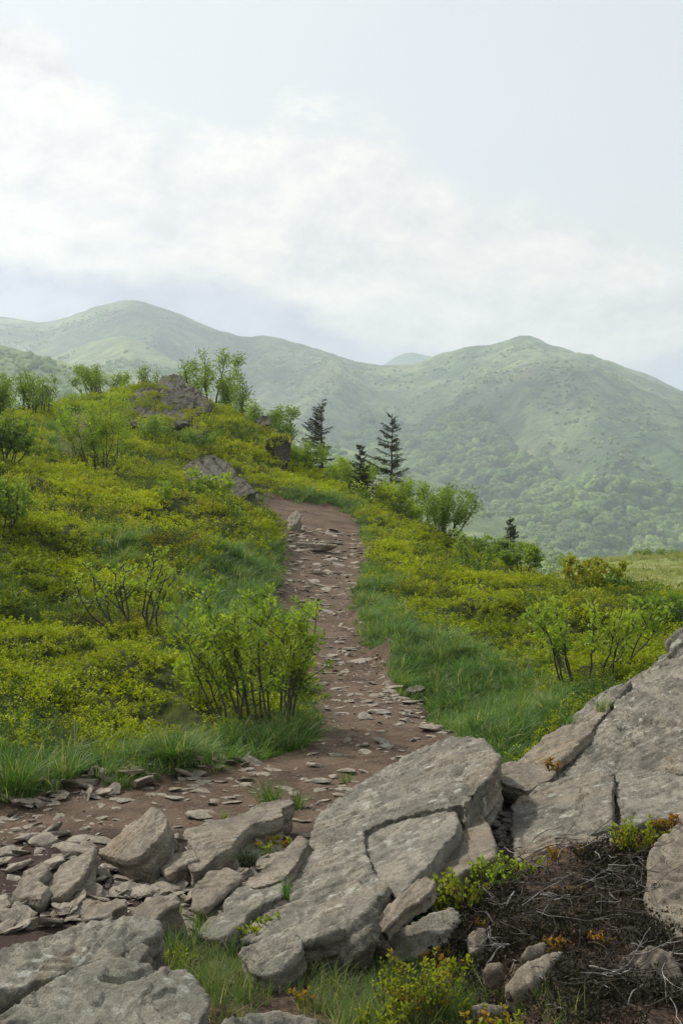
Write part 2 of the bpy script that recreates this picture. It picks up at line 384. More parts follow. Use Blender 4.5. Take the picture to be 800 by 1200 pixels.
nu, ns = ZT.shape
verts = np.stack([XG, DG, ZT], -1).reshape(-1, 3)
idx = np.arange(nu*ns).reshape(nu, ns)
quads = np.stack([idx[:-1, :-1], idx[1:, :-1], idx[1:, 1:], idx[:-1, 1:]], -1).reshape(-1, 4)
meadow = np.clip((DG-44)/8, 0, 1)*np.clip((UG-560)/60, 0, 1)
qmask = (pm[:-1, :-1] > .5).reshape(-1)
def sub(name, sel, mat):
    q = quads[sel]; used, inv = np.unique(q, return_inverse=True)
    at = {k: v.reshape(-1)[used] for k, v in (('soil', soil), ('grass', gm), ('meadow', meadow), ('path', pm))}
    return obj(name, mesh_np(name, verts[used], inv.reshape(-1, 4), mat, True, at))
def ground_mat():
    m, t = new_mat('ground_cover_soil')
    pos = t.n('ShaderNodeNewGeometry').outputs['Position']
    at = lambda n: t.n('ShaderNodeAttribute', attribute_name=n).outputs['Fac']
    n = t.noise(pos, 9, 6, .65); n2 = t.noise(pos, 1.3, 5, .6)
    col = t.mix(t.ramp(n, .35, .65), (.022, .028, .008), (.065, .075, .014))
    col = t.mix(at('grass'), col, (.04, .075, .018))
    mead = t.mix(t.ramp(t.noise(pos, .22, 6, .65), .42, .6), (.17, .19, .05), (.27, .265, .12))
    mead = t.mix(t.ramp(t.noise(pos, 1.5, 6, .7), .5, .65, 0, .5), mead, (.11, .145, .03))
    col = t.mix(at('meadow'), col, mead)
    s1 = t.mix(t.ramp(t.noise(pos, 22, 6, .7), .4, .6), (.035, .024, .017), (.10, .068, .045))
    col = t.mix(at('soil'), col, s1)
    h = t.math('ADD', n, t.math('MULTIPLY', t.noise(pos, 60, 4, .7), .4))
    b = t.n('ShaderNodeBump', {'Strength': .8, 'Distance': .03, 'Height': h})
    out(t, t.n('ShaderNodeBsdfPrincipled', {'Base Color': col, 'Roughness': .95, 'Normal': b.outputs[0], 'Specular IOR Level': .1}).outputs[0]); return m
def path_mat():
    m, t = new_mat('trodden_dirt')
    pos = t.n('ShaderNodeNewGeometry').outputs['Position']
    n = t.noise(pos, 2.3, 6, .65, .3); n2 = t.noise(pos, 30, 6, .7); n3 = t.noise(pos, 140, 4, .7)
    col = t.mix(t.ramp(n, .35, .65), (.070, .046, .029), (.145, .100, .065))
    col = t.mix(t.ramp(n2, .45, .65, 0, .6), col, (.165, .122, .088))
    col = t.mix(t.ramp(n3, .5, .7, 0, .5), col, (.055, .036, .027))
    soilf = t.n('ShaderNodeAttribute', attribute_name='soil').outputs['Fac']
    col = t.mix(soilf, col, (.05, .033, .024))
    v = t.n('ShaderNodeTexVoronoi', {'Vector': pos, 'Scale': 55.0}).outputs[0]
    h = t.math('ADD', t.math('MULTIPLY', n2, 1.0), t.math('ADD', t.math('MULTIPLY', n3, .3), t.math('MULTIPLY', v, -.35)))
    b = t.n('ShaderNodeBump', {'Strength': .9, 'Distance': .02, 'Height': h})
    out(t, t.n('ShaderNodeBsdfPrincipled', {'Base Color': col, 'Roughness': .95, 'Normal': b.outputs[0], 'Specular IOR Level': .15}).outputs[0]); return m
g = sub('ground', ~qmask, ground_mat()); tag(g, 'grassy hillside ground falling away behind the crest', kind='structure')
p_ = sub('path', qmask, path_mat()); tag(p_, 'brown trodden dirt path winding up the ridge', kind='structure')
# ground behind and beside the standpoint
y0 = float(DD[0]); xa, xb = (UU[0]-CU)/F*y0, (UU[-1]-CU)/F*y0
rv, rf = [], []
xs = np.linspace(xa, xb, 30)
for j, (yy_, sp) in enumerate(((y0, 1), (1.0, 2.5), (-6, 8), (-40, 30))):
    for x in xs: rv.append((x*sp, yy_, float(zat(x, y0)) if j == 0 else -.0*j-.02*(j > 1)))
for j in range(3):
    for i in range(29): rf.append((j*30+i, (j+1)*30+i, (j+1)*30+i+1, j*30+i+1))
o = obj('ground_behind', mesh_np('ground_behind', rv, rf, bpy.data.materials['trodden_dirt']))
o.name = 'ground'; tag(o, 'level dirt ground around the standpoint', kind='structure')

# ---------------------------------------------------------------- unseen cloud shapes, added above the frame to cast shade on the mountains
def added_cloud(u, v, d, r, h, seed, label):
    g = np.random.default_rng(seed); t = P(u, v, d); s_ = np.array(sd); c = t+s_*((h-t[2])/s_[2])
    import bmesh
    bm = bmesh.new(); bmesh.ops.create_icosphere(bm, subdivisions=5, radius=1)
    q = np.array([p.co[:] for p in bm.verts]); f = np.array([[a.index for a in b.verts] for b in bm.faces]); bm.free()
    rr = 1+.55*fbm(q*1.6+seed, 5)+.15*fbm(q*6+seed, 3); q = q*rr[:, None]*[r, r*1.3, r*.28]
    m = bpy.data.materials.get('added_cloud_white')
    if not m:
        m, tr = new_mat('added_cloud_white'); out(tr, tr.n('ShaderNodeBsdfPrincipled', {'Base Color': (.85, .86, .88), 'Roughness': 1.0, 'Specular IOR Level': 0.0}).outputs[0])
    o = obj('added_cloud', mesh_np('added_cloud', q, f, m, True)); o.location = c; tag(o, label, kind='structure')
added_cloud(500, 500, 1600, 85, 1400, 1, 'small unseen shade caster added above the wooded valley')
added_cloud(290, 430, 2050, 115, 1500, 2, 'unseen shade caster added above the left summit flank')
added_cloud(700, 500, 1500, 70, 1350, 3, 'unseen shade caster added above the right flank')
# ---------------------------------------------------------------- mountains
def mountain_mat(name, grass_a, grass_b, wood, heath, wood_line=None, tex=1.0):
    m, t = new_mat(name)
    pos = t.n('ShaderNodeNewGeometry').outputs['Position']
    wood_f = t.n('ShaderNodeAttribute', attribute_name='wood').outputs['Fac']
    big = t.noise(pos, .006*tex, 6, .6, .4); mid = t.noise(pos, .03*tex, 7, .68, .3); fin = t.noise(pos, .12*tex, 6, .72)
    col = t.mix(t.ramp(big, .38, .62), grass_a, grass_b)
    col = t.mix(t.ramp(mid, .44, .6, 0, .7), col, tuple(c*.55 for c in grass_a))
    col = t.mix(t.math('MULTIPLY', t.ramp(t.noise(pos, .011*tex, 6, .65), .52, .66), .35), col, heath)
    col = t.mix(t.ramp(fin, .5, .62, 0, .6), col, wood)
    col = t.mix(t.math('MULTIPLY', wood_f, 1.0), col, wood)
    h = t.math('ADD', mid, t.math('MULTIPLY', fin, .5))
    b = t.n('ShaderNodeBump', {'Strength': .8, 'Distance': 6.0/tex, 'Height': h})
    out(t, t.n('ShaderNodeBsdfPrincipled', {'Base Color': col, 'Roughness': 1.0, 'Normal': b.outputs[0], 'Specular IOR Level': .05}).outputs[0]); return m
def pl(pts, u):
    a = np.array([p[:3] for p in pts], float)
    return np.interp(u, a[:, 0], a[:, 1]), np.interp(u, a[:, 0], a[:, 2])
MT = {}
def mountain(name, label, curves, mat, amp, wave, nt=240, ustep=3.5, u0=-500, u1=1500, crag=1.6, wood=None, sm=6, back=.5, seed=0):
    """curves: base first, ridge last; each [(column, row, distance)...]"""
    u = np.arange(u0, u1, ustep); K = len(curves)
    zs, ds = [], []
    for c in curves:
        v, d = pl(c, u); ds.append(gauss(d[None], sm*2, 1)[0]); 
        sg = sm if c is not curves[-1] else 1.6
        zs.append(gauss(((HV-v)/F)[None], sg, 1)[0]*ds[-1])
    zs, ds = np.array(zs), np.array(ds)
    t = np.linspace(0, K-1, nt)
    Z = np.array([np.interp(t, range(K), zs[:, i]) for i in range(len(u))]); D = np.array([np.interp(t, range(K), ds[:, i]) for i in range(len(u))])
    if K > 2: Z = np.concatenate([gauss(Z, 10, 1)[:, :-12], Z[:, -12:]], 1)
    # back slope
    nb = 24; tb = np.linspace(0, 1, nb+1)[1:]
    Db = D[:, -1:]*(1+back*tb); Zb = Z[:, -1:]-np.abs(D[:, -1:])*back*.45*tb
    D = np.concatenate([D, Db], 1); Z = np.concatenate([Z, Zb], 1)
    U = np.repeat(u[:, None], D.shape[1], 1); X = (U-CU)/F*D
    tt = np.concatenate([t/(K-1), np.ones(nb)])[None, :]
    env = np.clip(np.minimum(tt*5, (1-tt)*3.2), 0, 1)
    gx = X/wave; gy = D/wave
    warp = fbm2(gx*.6+seed, gy*.6, 3)
    n = fbm2(gx*1.6+warp*.8+seed, gy*.45+warp*.4, 5, ridged=True)*.6+fbm2(gx+5+seed, gy+3, 5)*.6
    Z = Z+env*amp*n
    fine = fbm2(gx*14+seed, gy*14, 4, ridged=True)
    Z = Z+amp*.035*fine*(.35+.65*env)*crag
    if K > 3: Z = Z+np.clip((tt-.93)/.05, 0, 1)*np.clip((U-590)/15, 0, 1)*np.clip((830-U)/20, 0, 1)*9*np.maximum(fbm2(gx*11, gy*11, 4)*1.6, 0)
    wd = np.zeros_like(Z)
    V = HV-Z/D*F
    if wood: wd = wood(U, V+28*fbm2(gx*2+3, gy*2, 4), D)
    # rooted in world height: eye is EYE above zero
    vs = np.stack([X, D, Z+EYE], -1).reshape(-1, 3)
    a, b = U.shape; ix = np.arange(a*b).reshape(a, b)
    q = np.stack([ix[:-1, :-1], ix[1:, :-1], ix[1:, 1:], ix[:-1, 1:]], -1).reshape(-1, 4)
    o = obj(name, mesh_np(name, vs, q, mat, True, {'wood': wd.reshape(-1)}))
    tag(o, label, kind='structure'); MT[label] = (U, V, D, X, Z+EYE, wd, nt)
    return o
ridge = [(-500,420,2700),(-100,380,2500),(0,371,2450),(25,375,2450),(50,379,2450),(80,372,2400),(110,360,2350),(135,354,2300),(155,351,2300),(180,357,2280),(210,368,2260),(250,386,2250),(290,396,2230),(313,393,2200),(340,400,2180),(380,412,2150),(410,422,2120),(445,429,2100),(480,428,2080),(500,421,2060),(520,413,2050),(545,407,2040),(575,404,2000),(600,397,1960),(620,393,1930),(632,397,1920),(640,404,1915),(655,407,1910),(675,414,1900),(700,421,1880),(715,424,1870),(745,440,1850),(770,450,1800),(800,463,1760),(900,500,1700),(1100,560,1600),(1500,600,1500)]
mid_r = [(-500,500,1900),(0,440,2000),(155,430,2000),(300,450,1950),(400,480,1850),(455,490,1800),(500,505,1700),(560,490,1650),(620,475,1600),(700,490,1550),(800,530,1500),(1000,600,1400),(1500,650,1300)]
low_r = [(-500,600,1500),(0,540,1600),(300,560,1550),(455,580,1500),(520,600,1400),(600,600,1300),(700,610,1200),(800,620,1150),(1500,700,1000)]
base_r = [(-500,720,1000),(400,720,1000),(600,700,950),(1500,720,850)]
def wood_main(U, V, D):
    line = np.interp(U, [380,440,480,520,560,600,640,680,720,800,1000], [470,495,520,505,488,520,548,552,540,565,600])
    return np.clip((V-line)/18, 0, 1)*np.clip((U-380)/60, 0, 1)
mountain('mountains', 'long hazy green mountain ridge with two summits beyond the valley', [base_r, low_r, mid_r, ridge],
         mountain_mat('far_mountain', (.105,.15,.068), (.265,.30,.13), (.05,.08,.035), (.17,.115,.11)), 88, 380, wood=wood_main)
far_pk = [(300,470,4300),(430,440,4300),(450,427,4300),(465,417,4300),(480,412,4300),(492,415,4300),(510,419,4300),(530,427,4300),(560,440,4300),(700,470,4300)]
mountain('mountains', 'small blue peak far behind the saddle', [[(300,600,3600),(700,600,3600)], far_pk], mountain_mat('blue_peak', (.10,.14,.07), (.13,.17,.08), (.05,.08,.03), (.1,.1,.07)), 30, 500, nt=60, u0=300, u1=700, back=.12)
rshould = [(640,440,2500),(670,424,2500),(690,423,2500),(712,421,2500),(730,430,2450),(760,439,2400),(785,452,2400),(800,459,2400),(900,490,2400),(1300,560,2400)]
mountain('mountains', 'paler shoulder behind the right summit', [[(600,600,2100),(1300,640,2100)], rshould], mountain_mat('back_shoulder', (.16,.20,.08), (.22,.25,.11), (.05,.09,.03), (.17,.12,.1)), 25, 300, nt=80, u0=600, u1=1300, back=.3)
spur = [(60,420,1800),(110,400,1750),(150,392,1700),(200,420,1550),(250,448,1400),(300,474,1300),(350,500,1200),(400,524,1100),(440,538,1050),(480,550,1000),(540,577,900),(580,604,850),(620,628,800),(680,655,750),(760,690,700),(900,760,650),(1200,800,600)]
mountain('mountains', 'pale green spur sloping down to the valley', [[(60,800,330),(1200,830,330)], [(60,600,900),(400,640,700),(620,700,560),(1200,800,480)], spur],
         mountain_mat('pale_spur', (.14,.18,.08), (.25,.28,.12), (.10,.16,.05), (.2,.19,.1), tex=1.6), 20, 260, u0=60, u1=1200, seed=3,
         wood=lambda U, V, D: np.clip((V-np.interp(U, [300,480,560,640,720], [640,640,625,640,650]))/20, 0, 1)*.6)
lefth = [(-500,330,1000),(-200,370,1000),(-60,395,950),(0,404,900),(40,415,880),(100,431,850),(150,446,820),(200,465,800),(260,500,760),(350,560,700),(450,640,650)]
mountain('mountains', 'light green wooded hill at the left edge', [[(-500,700,420),(450,760,420)], lefth],
         mountain_mat('left_hill', (.15,.20,.08), (.25,.30,.12), (.13,.18,.07), (.2,.2,.1), tex=2.0), 14, 160, u0=-500, u1=450, seed=9,
         wood=lambda U, V, D: np.clip(fbm2(U/40, V/30, 4)*2+.2, 0, 1))
# ---------------------------------------------------------------- scattered ground cover (uncountable)
PROTO = bpy.data.collections.new('prototypes')       # never linked to the scene
def inst_group(coll, mat):
    ng = bpy.data.node_groups.new('scatter', 'GeometryNodeTree')
    ng.interface.new_socket('Geometry', in_out='INPUT', socket_type='NodeSocketGeometry')
    ng.interface.new_socket('Geometry', in_out='OUTPUT', socket_type='NodeSocketGeometry')
    N = ng.nodes; L = ng.links
    gi = N.new('NodeGroupInput'); go = N.new('NodeGroupOutput')
    ci = N.new('GeometryNodeCollectionInfo'); ci.inputs[0].default_value = coll; ci.inputs['Separate Children'].default_value = True; ci.inputs['Reset Children'].default_value = True
    ip = N.new('GeometryNodeInstanceOnPoints'); ip.inputs['Pick Instance'].default_value = True
    def na(name, typ):
        a = N.new('GeometryNodeInputNamedAttribute'); a.data_type = typ; a.inputs[0].default_value = name
        return [s for s in a.outputs if s.enabled and s.name == 'Attribute'][0]
    L.new(gi.outputs[0], ip.inputs['Points']); L.new(ci.outputs[0], ip.inputs['Instance'])
    L.new(na('idx', 'INT'), ip.inputs['Instance Index'])
    e2r = N.new('FunctionNodeEulerToRotation'); L.new(na('rot', 'FLOAT_VECTOR'), e2r.inputs[0]); L.new(e2r.outputs[0], ip.inputs['Rotation'])
    L.new(na('scl', 'FLOAT_VECTOR'), ip.inputs['Scale'])
    L.new(ip.outputs[0], go.inputs[0])
    return ng
def scatter(name, label, pts, protos, scl, rotz=None, tilt=.25):
    n = len(pts); coll = bpy.data.collections.new('proto_'+name)
    for i, me in enumerate(protos):
        coll.objects.link(bpy.data.objects.new('%s_source_%02d' % (name, i), me))
    me = bpy.data.meshes.new(name); me.vertices.add(n); me.vertices.foreach_set('co', np.asarray(pts, np.float32).ravel())
    rot = np.stack([rng.normal(0, tilt, n), rng.normal(0, tilt, n), rng.uniform(0, 6.283, n) if rotz is None else rotz], -1)
    scl = np.asarray(scl, float)
    if scl.ndim == 1: scl = np.repeat(scl[:, None], 3, 1)*np.array([1, 1, 1.0])
    me.attributes.new('idx', 'INT', 'POINT').data.foreach_set('value', rng.integers(0, len(protos), n).astype(np.int32))
    me.attributes.new('rot', 'FLOAT_VECTOR', 'POINT').data.foreach_set('vector', rot.astype(np.float32).ravel())
    me.attributes.new('scl', 'FLOAT_VECTOR', 'POINT').data.foreach_set('vector', scl.astype(np.float32).ravel())
    me.attributes.new('rnd', 'FLOAT', 'POINT').data.foreach_set('value', rng.random(n).astype(np.float32))
    o = obj(name, me); md = o.modifiers.new('scatter', 'NODES'); md.node_group = inst_group(coll, None)
    tag(o, label, kind='stuff'); return o

def leaves(c, dirs, length, width, fold=.25, lr=rng):
    """quads: base, side, tip, side; c (n,3), dirs (n,3) unit"""
    n = len(c); rnd = lr.normal(size=(n, 3)); rnd[:, 2] *= .5
    side = np.cross(dirs, rnd); side /= np.linalg.norm(side, axis=1, keepdims=True)+1e-9
    up = np.cross(side, dirs)
    L = np.asarray(length).reshape(-1, 1)*np.ones((n, 1)); W = np.asarray(width).reshape(-1, 1)*np.ones((n, 1))
    b = c; tip = c+dirs*L-up*L*.12; m = c+dirs*L*.5
    v = np.stack([b, m+side*W*.5+up*W*fold, tip, m-side*W*.5+up*W*fold], 1).reshape(-1, 3)
    f = np.arange(4*n).reshape(n, 4)
    return v, f
def unit(v): return v/(np.linalg.norm(v, axis=-1, keepdims=True)+1e-9)
def clump_mesh(seed, n=190, r=.085, h=.085, ll=.0145):
    g = np.random.default_rng(seed)
    ns = 16; ang = g.uniform(0, 6.28, ns); rad = r*np.sqrt(g.random(ns)); ht = h*(.55+.6*g.random(ns))*(1-.45*(rad/r)**2)
    base = np.stack([rad*np.cos(ang), rad*np.sin(ang), np.zeros(ns)], -1)
    top = base*1.25+np.stack([np.zeros(ns), np.zeros(ns), ht], -1)
    k = g.integers(0, ns, n); t = g.random(n)**.6
    c = base[k]*(1-t[:, None])+top[k]*t[:, None]+g.normal(0, .005, (n, 3))
    d = unit(np.stack([g.normal(size=n), g.normal(size=n), .35+.9*g.random(n)], -1))
    v, f = leaves(c, d, ll*(.7+.6*g.random(n)), ll*.62*(.7+.6*g.random(n)), .2, g)
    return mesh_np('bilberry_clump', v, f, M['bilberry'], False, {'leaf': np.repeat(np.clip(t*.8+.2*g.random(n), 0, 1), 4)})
def blades(g, n, r, Lmin, Lmax, w, lean, wind=(0, 0), seg=4, up=1.0):
    ang = g.uniform(0, 6.28, n); rad = r*np.sqrt(g.random(n))
    b = np.stack([rad*np.cos(ang), rad*np.sin(ang), np.zeros(n)], -1)
    L = g.uniform(Lmin, Lmax, n); a2 = ang+g.normal(0, .7, n)
    le = np.abs(g.normal(lean, lean*.5, n))
    out_ = np.stack([np.cos(a2), np.sin(a2), np.zeros(n)], -1)*le[:, None]+np.array([wind[0], wind[1], 0])
    sd = unit(np.cross(out_+1e-3, np.array([0, 0, 1.0]))); sd = unit(sd+g.normal(0, .5, sd.shape)*[1, 1, 0])
    V = []; 
    for k in range(seg+1):
        t = k/seg
        p = b+out_*(L*t**2*1.0)[:, None]+np.array([0, 0, 1.0])*(L*up*(t-.28*t*t*np.clip(le*1.5, 0, 1.6)))[:, None]
        ww = w*(1-t**1.6)+w*.08
        V.append(p-sd*ww/2); V.append(p+sd*ww/2)
    V = np.stack(V, 1)     # n, 2*(seg+1), 3
    f = []
    base = np.arange(n)[:, None]*(2*(seg+1))
    F_ = np.concatenate([base+np.array([[2*k, 2*k+1, 2*k+3, 2*k+2]]) for k in range(seg)], 0)
    return V.reshape(-1, 3), F_
def tuft_mesh(seed, n=34, mat=None, **k):
    g = np.random.default_rng(seed)
    a = dict(r=.06, Lmin=.08, Lmax=.20, w=.0055, lean=.75, wind=(.22, -.05)); a.update(k)
    v, f = blades(g, n, a['r'], a['Lmin'], a['Lmax'], a['w'], a['lean'], a['wind'])
    lf = np.repeat(g.random(n), 10)
    return mesh_np('grass_tuft', v, f, mat or M['grass'], True, {'leaf': lf})

cell_A = np.zeros_like(ZT)
dU = np.gradient(UU); dD = np.gradient(DD)
cell_A = (dU[:, None]/F*DG)*dD[None, :]
def sample(weight, sp, ulim=(-260, 1060), dlim=(3.6, 60)):
    """weight 0..1 on the grid, sp spacing in metres"""
    m = weight*slope_w/(sp**2)*cell_A*((UG > ulim[0]) & (UG < ulim[1]) & (DG > dlim[0]) & (DG < dlim[1]))
    k = rng.poisson(m); i, j = np.nonzero(k); rep = k[i, j]; i = np.repeat(i, rep); j = np.repeat(j, rep)
    u = UU[i]+dU[i]*(rng.random(len(i))-.5); s = SS[j]+(SS[1]-SS[0])*(rng.random(len(i))-.5)
    d = np.exp(s); x = (u-CU)/F*d
    return np.stack([x, d, zat(x, d)], -1)
# silhouettes of what is visible only: skip the far side of the crest
crest = np.minimum.accumulate(np.where(DG < 66, VG, 1e9), axis=1)
seen = (VG < crest+22) | (DG < 12)
rocky = in_poly(UG, VG, [(130,487),(170,462),(205,440),(245,452),(262,480),(240,492),(200,500),(150,500)]) & (DG > 30) & (DG < 60)
rocky |= in_poly(UG, VG, [(138,480),(176,466),(230,480),(246,505),(235,516),(180,512),(142,498)]) & (DG > 30) & (DG < 45)
rocky |= in_poly(UG, VG, [(208,545),(255,530),(305,572),(306,592),(250,592),(225,575)]) & (DG > 22) & (DG < 34)
rocky |= in_poly(UG, VG, [(316,505),(345,505),(345,556),(320,556)]) & (DG > 33) & (DG < 44)
bil = np.clip(1-pm*1.6-gm*1.1, 0, 1)*(1-soil)*seen*(DG > 7.3)
bil = bil*(1-.85*rocky)*(1-np.clip((DG-45)/6, 0, 1)*(UG > 560))
thin = np.clip(.75+2.0*fbm2(XG*3.2, DG*3.2, 3), .25, 1)
sp = .052+.0048*DG
pts = sample(bil*(.12+.95*thin)*(DG < 34), np.where(DG < 34, sp, 1)); pts2 = sample(bil*(DG >= 34), sp*.9)
pts = np.concatenate([pts, pts2]); dd = pts[:, 1]
scl = (.75+.045*dd)*(.55+.9*rng.random(len(pts)))
pts[:, 2] -= .015
scatter('bilberry', 'low yellow green bilberry shrubs covering the hillside', pts, [clump_mesh(i) for i in range(8)], scl[:, None]*np.array([[1.05, 1.05, .72]]))
nb_ = len(pts)
M['heath'] = leaf_mat('dark_heath_leaves', (.018, .045, .012), (.10, .16, .035), (.14, .09, .04), .2, .6, .5, by_attr=True)
hm = []
for i in range(5):
    c_ = clump_mesh(240+i, n=170, r=.08, h=.12, ll=.010); c_.materials.clear(); c_.materials.append(M['heath']); hm.append(c_)
hpts = sample(bil*np.clip(fbm2(XG*.9+70, DG*.9, 4)*3-.25, 0, 1), .085+.006*DG)
scatter('heath', 'darker heath mixed into the bilberry carpet', hpts, hm, (.8+.045*hpts[:, 1])*(.6+.8*rng.random(len(hpts))))
gpts = sample(np.clip(gm*1.4, 0, 1)*(1-soil)*seen*(1-pm), .05+.0035*DG)
# stray grass among the bilberry
gst = sample(bil*np.clip(fbm2(XG*.5+30, DG*.5, 4)*3-.6, 0, 1)*(DG < 30), .07+.005*DG)
ged = sample(np.clip(pm*(1-pm)*4, 0, 1)*seen*(DG > 7.2)*(UG < 640)*.8, .06+.004*DG)
gall = np.concatenate([gpts, gst, ged]); dd = gall[:, 1]
gs = (.8+.014*dd)*(.6+.6*rng.random(len(gall)))*np.concatenate([np.ones(len(gpts)), np.full(len(gst), .8), np.full(len(ged), .5)])
scatter('grass', 'soft blue green grass along both edges of the path', gall, [tuft_mesh(40+i) for i in range(7)], gs, rotz=rng.normal(0, .5, len(gall)), tilt=.2)
# fine wet grass in the corner by the standpoint
FG = [[(190,1095),(215,1062),(262,1078),(285,1105),(300,1140),(330,1150),(300,1200),(240,1200),(245,1150),(225,1132),(200,1125)],
      [(340,1130),(362,1110),(395,1100),(440,1120),(452,1140),(500,1110),(540,1150),(560,1210),(380,1210),(365,1180),(310,1170)],
      [(0,1160),(30,1150),(55,1165),(20,1195),(0,1200)], [(548,1170),(640,1185),(700,1215),(540,1215)]]
fgm = np.zeros_like(path_mask)
for q_ in FG: fgm |= in_poly(Um, Vm, q_) & (DG < 5.6)
fpts = sample(1.0*gauss(gauss(fgm.astype(float), 2, 0), 2, 1)*np.clip(.5+1.6*fbm2(XG*5, DG*5, 3), .25, 1), .026, dlim=(3.2, 6))
fl = [tuft_mesh(90+i, n=20, mat=M['grass_fine'], r=.03, Lmin=.04, Lmax=.11, w=.0022, lean=.5, wind=(.1, 0)) for i in range(5)]
scatter('grass', 'fine dewy grass in front of the slabs', fpts, fl, .45+.75*rng.random(len(fpts)), rotz=rng.normal(0, 1.5, len(fpts)), tilt=.3)
# sunlit meadow on the shoulder beyond the crest
M['meadow'] = leaf_mat('meadow_blades', (.16, .20, .04), (.36, .36, .13), (.42, .37, .20), .35, .6, .25, by_attr=True)
mpts = sample(meadow_w := np.clip((DG-46)/6, 0, 1)*(UG > 560)*(VG > 600)*np.clip(.55+1.5*fbm2(XG*.2, DG*.2, 4), .1, 1), .42, (520, 1060), (46, 104))
mt_ = [tuft_mesh(160+i, mat=M['meadow'], n=26, r=.12, Lmin=.06, Lmax=.16, w=.012, lean=1.0) for i in range(4)]
scatter('meadow_grass', 'pale yellow green grass of the sunlit meadow shoulder', mpts, mt_, 1.1+1.6*rng.random(len(mpts)), tilt=.2)
bankw = gauss(gauss((in_poly(UG, VG, BANK) & (DG < 7.5)).astype(float), 1.5, 0), 1.5, 1)
# dead leaf litter and dark heath on the bank
M['litter'] = leaf_mat('brown_litter', (.018, .015, .012), (.06, .045, .030), (.04, .045, .015), .1, .8, 6.0, by_attr=True)
ltm = []
for i in range(5):
    c_ = clump_mesh(140+i, n=90, r=.05, h=.035, ll=.011); c_.materials.clear(); c_.materials.append(M['litter']); ltm.append(c_)
lpts = sample((in_poly(UG, VG, [(548,1062),(600,1030),(650,1014),(730,995),(765,985),(860,960),(860,1300),(640,1200),(560,1190),(520,1120)])*bankw)*np.clip(.6+1.5*fbm2(XG*4, DG*4, 3), .1, 1), .034, dlim=(3.2, 7.2))
scatter('litter', 'dark dead leaves and heath litter covering the bank', lpts, ltm, .6+.9*rng.random(len(lpts)), tilt=.4)
# forested slopes
def crown_mesh(seed, n=420):
    g = np.random.default_rng(seed)
    nl = 10; lc = g.normal(0, .30, (nl, 3)); lc[:, 2] = np.abs(lc[:, 2])*.8+.45; lr_ = g.uniform(.2, .42, nl); lc[0] = (0, 0, .6); lr_[0] = .55
    k = g.integers(0, nl, n); d = unit(g.normal(size=(n, 3))); d[:, 2] = np.abs(d[:, 2])*1.1-.25; d = unit(d)
    c = lc[k]+d*lr_[k][:, None]*(.85+.2*g.random((n, 1)))
    dd_ = unit(d*.5+g.normal(size=(n, 3))*.6)
    import bmesh
    bm = bmesh.new(); bmesh.ops.create_icosphere(bm, subdivisions=4, radius=1)
    sv = np.array([p.co[:] for p in bm.verts]); sf = np.array([[q.index for q in t.verts] for t in bm.faces]); bm.free()
    cen = np.array([0, 0, .55]); r = np.full(len(sv), .3)
    for q in range(nl):
        o_ = lc[q]-cen; b_ = sv@o_; disc = b_*b_-(o_@o_-lr_[q]**2); ok_ = disc > 0
        r = np.maximum(r, np.where(ok_, b_+np.sqrt(np.maximum(disc, 0)), 0))
    sv = cen+sv*(r*(1+.20*fbm(sv*4+seed, 3)+.10*fbm(sv*13+seed, 3)))[:, None]; sv[:, 2] = np.maximum(sv[:, 2], -.05)
    sel = g.random(n) < .8; c, dd_ = c[sel], dd_[sel]; m = len(c)
    v, f = leaves(c, dd_, .13*(.7+.6*g.random(m)), .10, .2, g)
    f = np.concatenate([f[:, [0, 1, 2]], f[:, [0, 2, 3]]])
    return mesh_np('tree_crown', np.concatenate([sv, v]), np.concatenate([sf, f+len(sv)]), M['forest'], True, {'leaf': np.concatenate([np.clip(.5+.8*fbm(sv*7+seed, 3), 0, 1), np.repeat(g.random(m), 4)])})
M['forest'] = leaf_mat('forest_leaves', (.045, .085, .025), (.25, .34, .09), (.16, .18, .08), .1, .9, .012, by_attr=True)
M['forest_light'] = leaf_mat('pale_forest_leaves', (.10, .16, .04), (.32, .40, .12), None, .1, .7, .02, by_attr=True)
fp, fs = [], []
gp, gsz = [], []
for lab, (U_, V_, D_, X_, Z_, wd_, nt_) in MT.items():
    if 'peak' in lab or 'shoulder' in lab: continue
    light = ('spur' in lab) or ('left edge' in lab)
    du = 3.5/F*D_; dd_ = np.abs(np.gradient(D_, axis=1)); area = du*dd_
    ok = (U_ > -60) & (U_ < 860) & (V_ < 720)
    ok[:, nt_:] = False
    bushy = np.clip(fbm2(X_/60, D_/60, 5)*2.2+.15, 0, 1)
    dens = np.where(wd_*(.6+.8*bushy) > .45, 1/58.0, .8*bushy/60.0)*np.clip((V_-V_[:, nt_-1:nt_]-5)/6, 0, 1)
    if light: dens = np.where(wd_ > .45, 1/40.0, bushy**1.5/22.0)*np.clip((V_-V_[:, nt_-1:nt_]-3)/6, 0, 1)
    k = rng.poisson(np.clip(dens*area*ok, 0, 6)); i, j = np.nonzero(k)
    if len(i) > 30000:
        sel = rng.choice(len(i), 30000, replace=False); i, j = i[sel], j[sel]
    small = ~((wd_*(.6+.8*bushy))[i, j] > .45)
    for (P_, S_, sl_) in ((gp, gsz, small | light), (fp, fs, ~(small | light))):
      if sl_.any():
        i0, j0 = i, j; i, j = i[sl_], j[sl_]; jx = rng.normal(0, 1.2, len(i))
        P_.append(np.stack([X_[i, j]+jx, D_[i, j], Z_[i, j]-.6], -1))
        hill = .6 if 'left edge' in lab else 1.0
        S_.append(hill*np.where((wd_*(.6+.8*bushy))[i, j] > .45, 10.0, 4.2 if light else 2.6)*(.55+.8*rng.random(len(i)))*(1 if not light else .75*np.clip(D_[i, j]/1000, .45, 1)))
        i, j = i0, j0
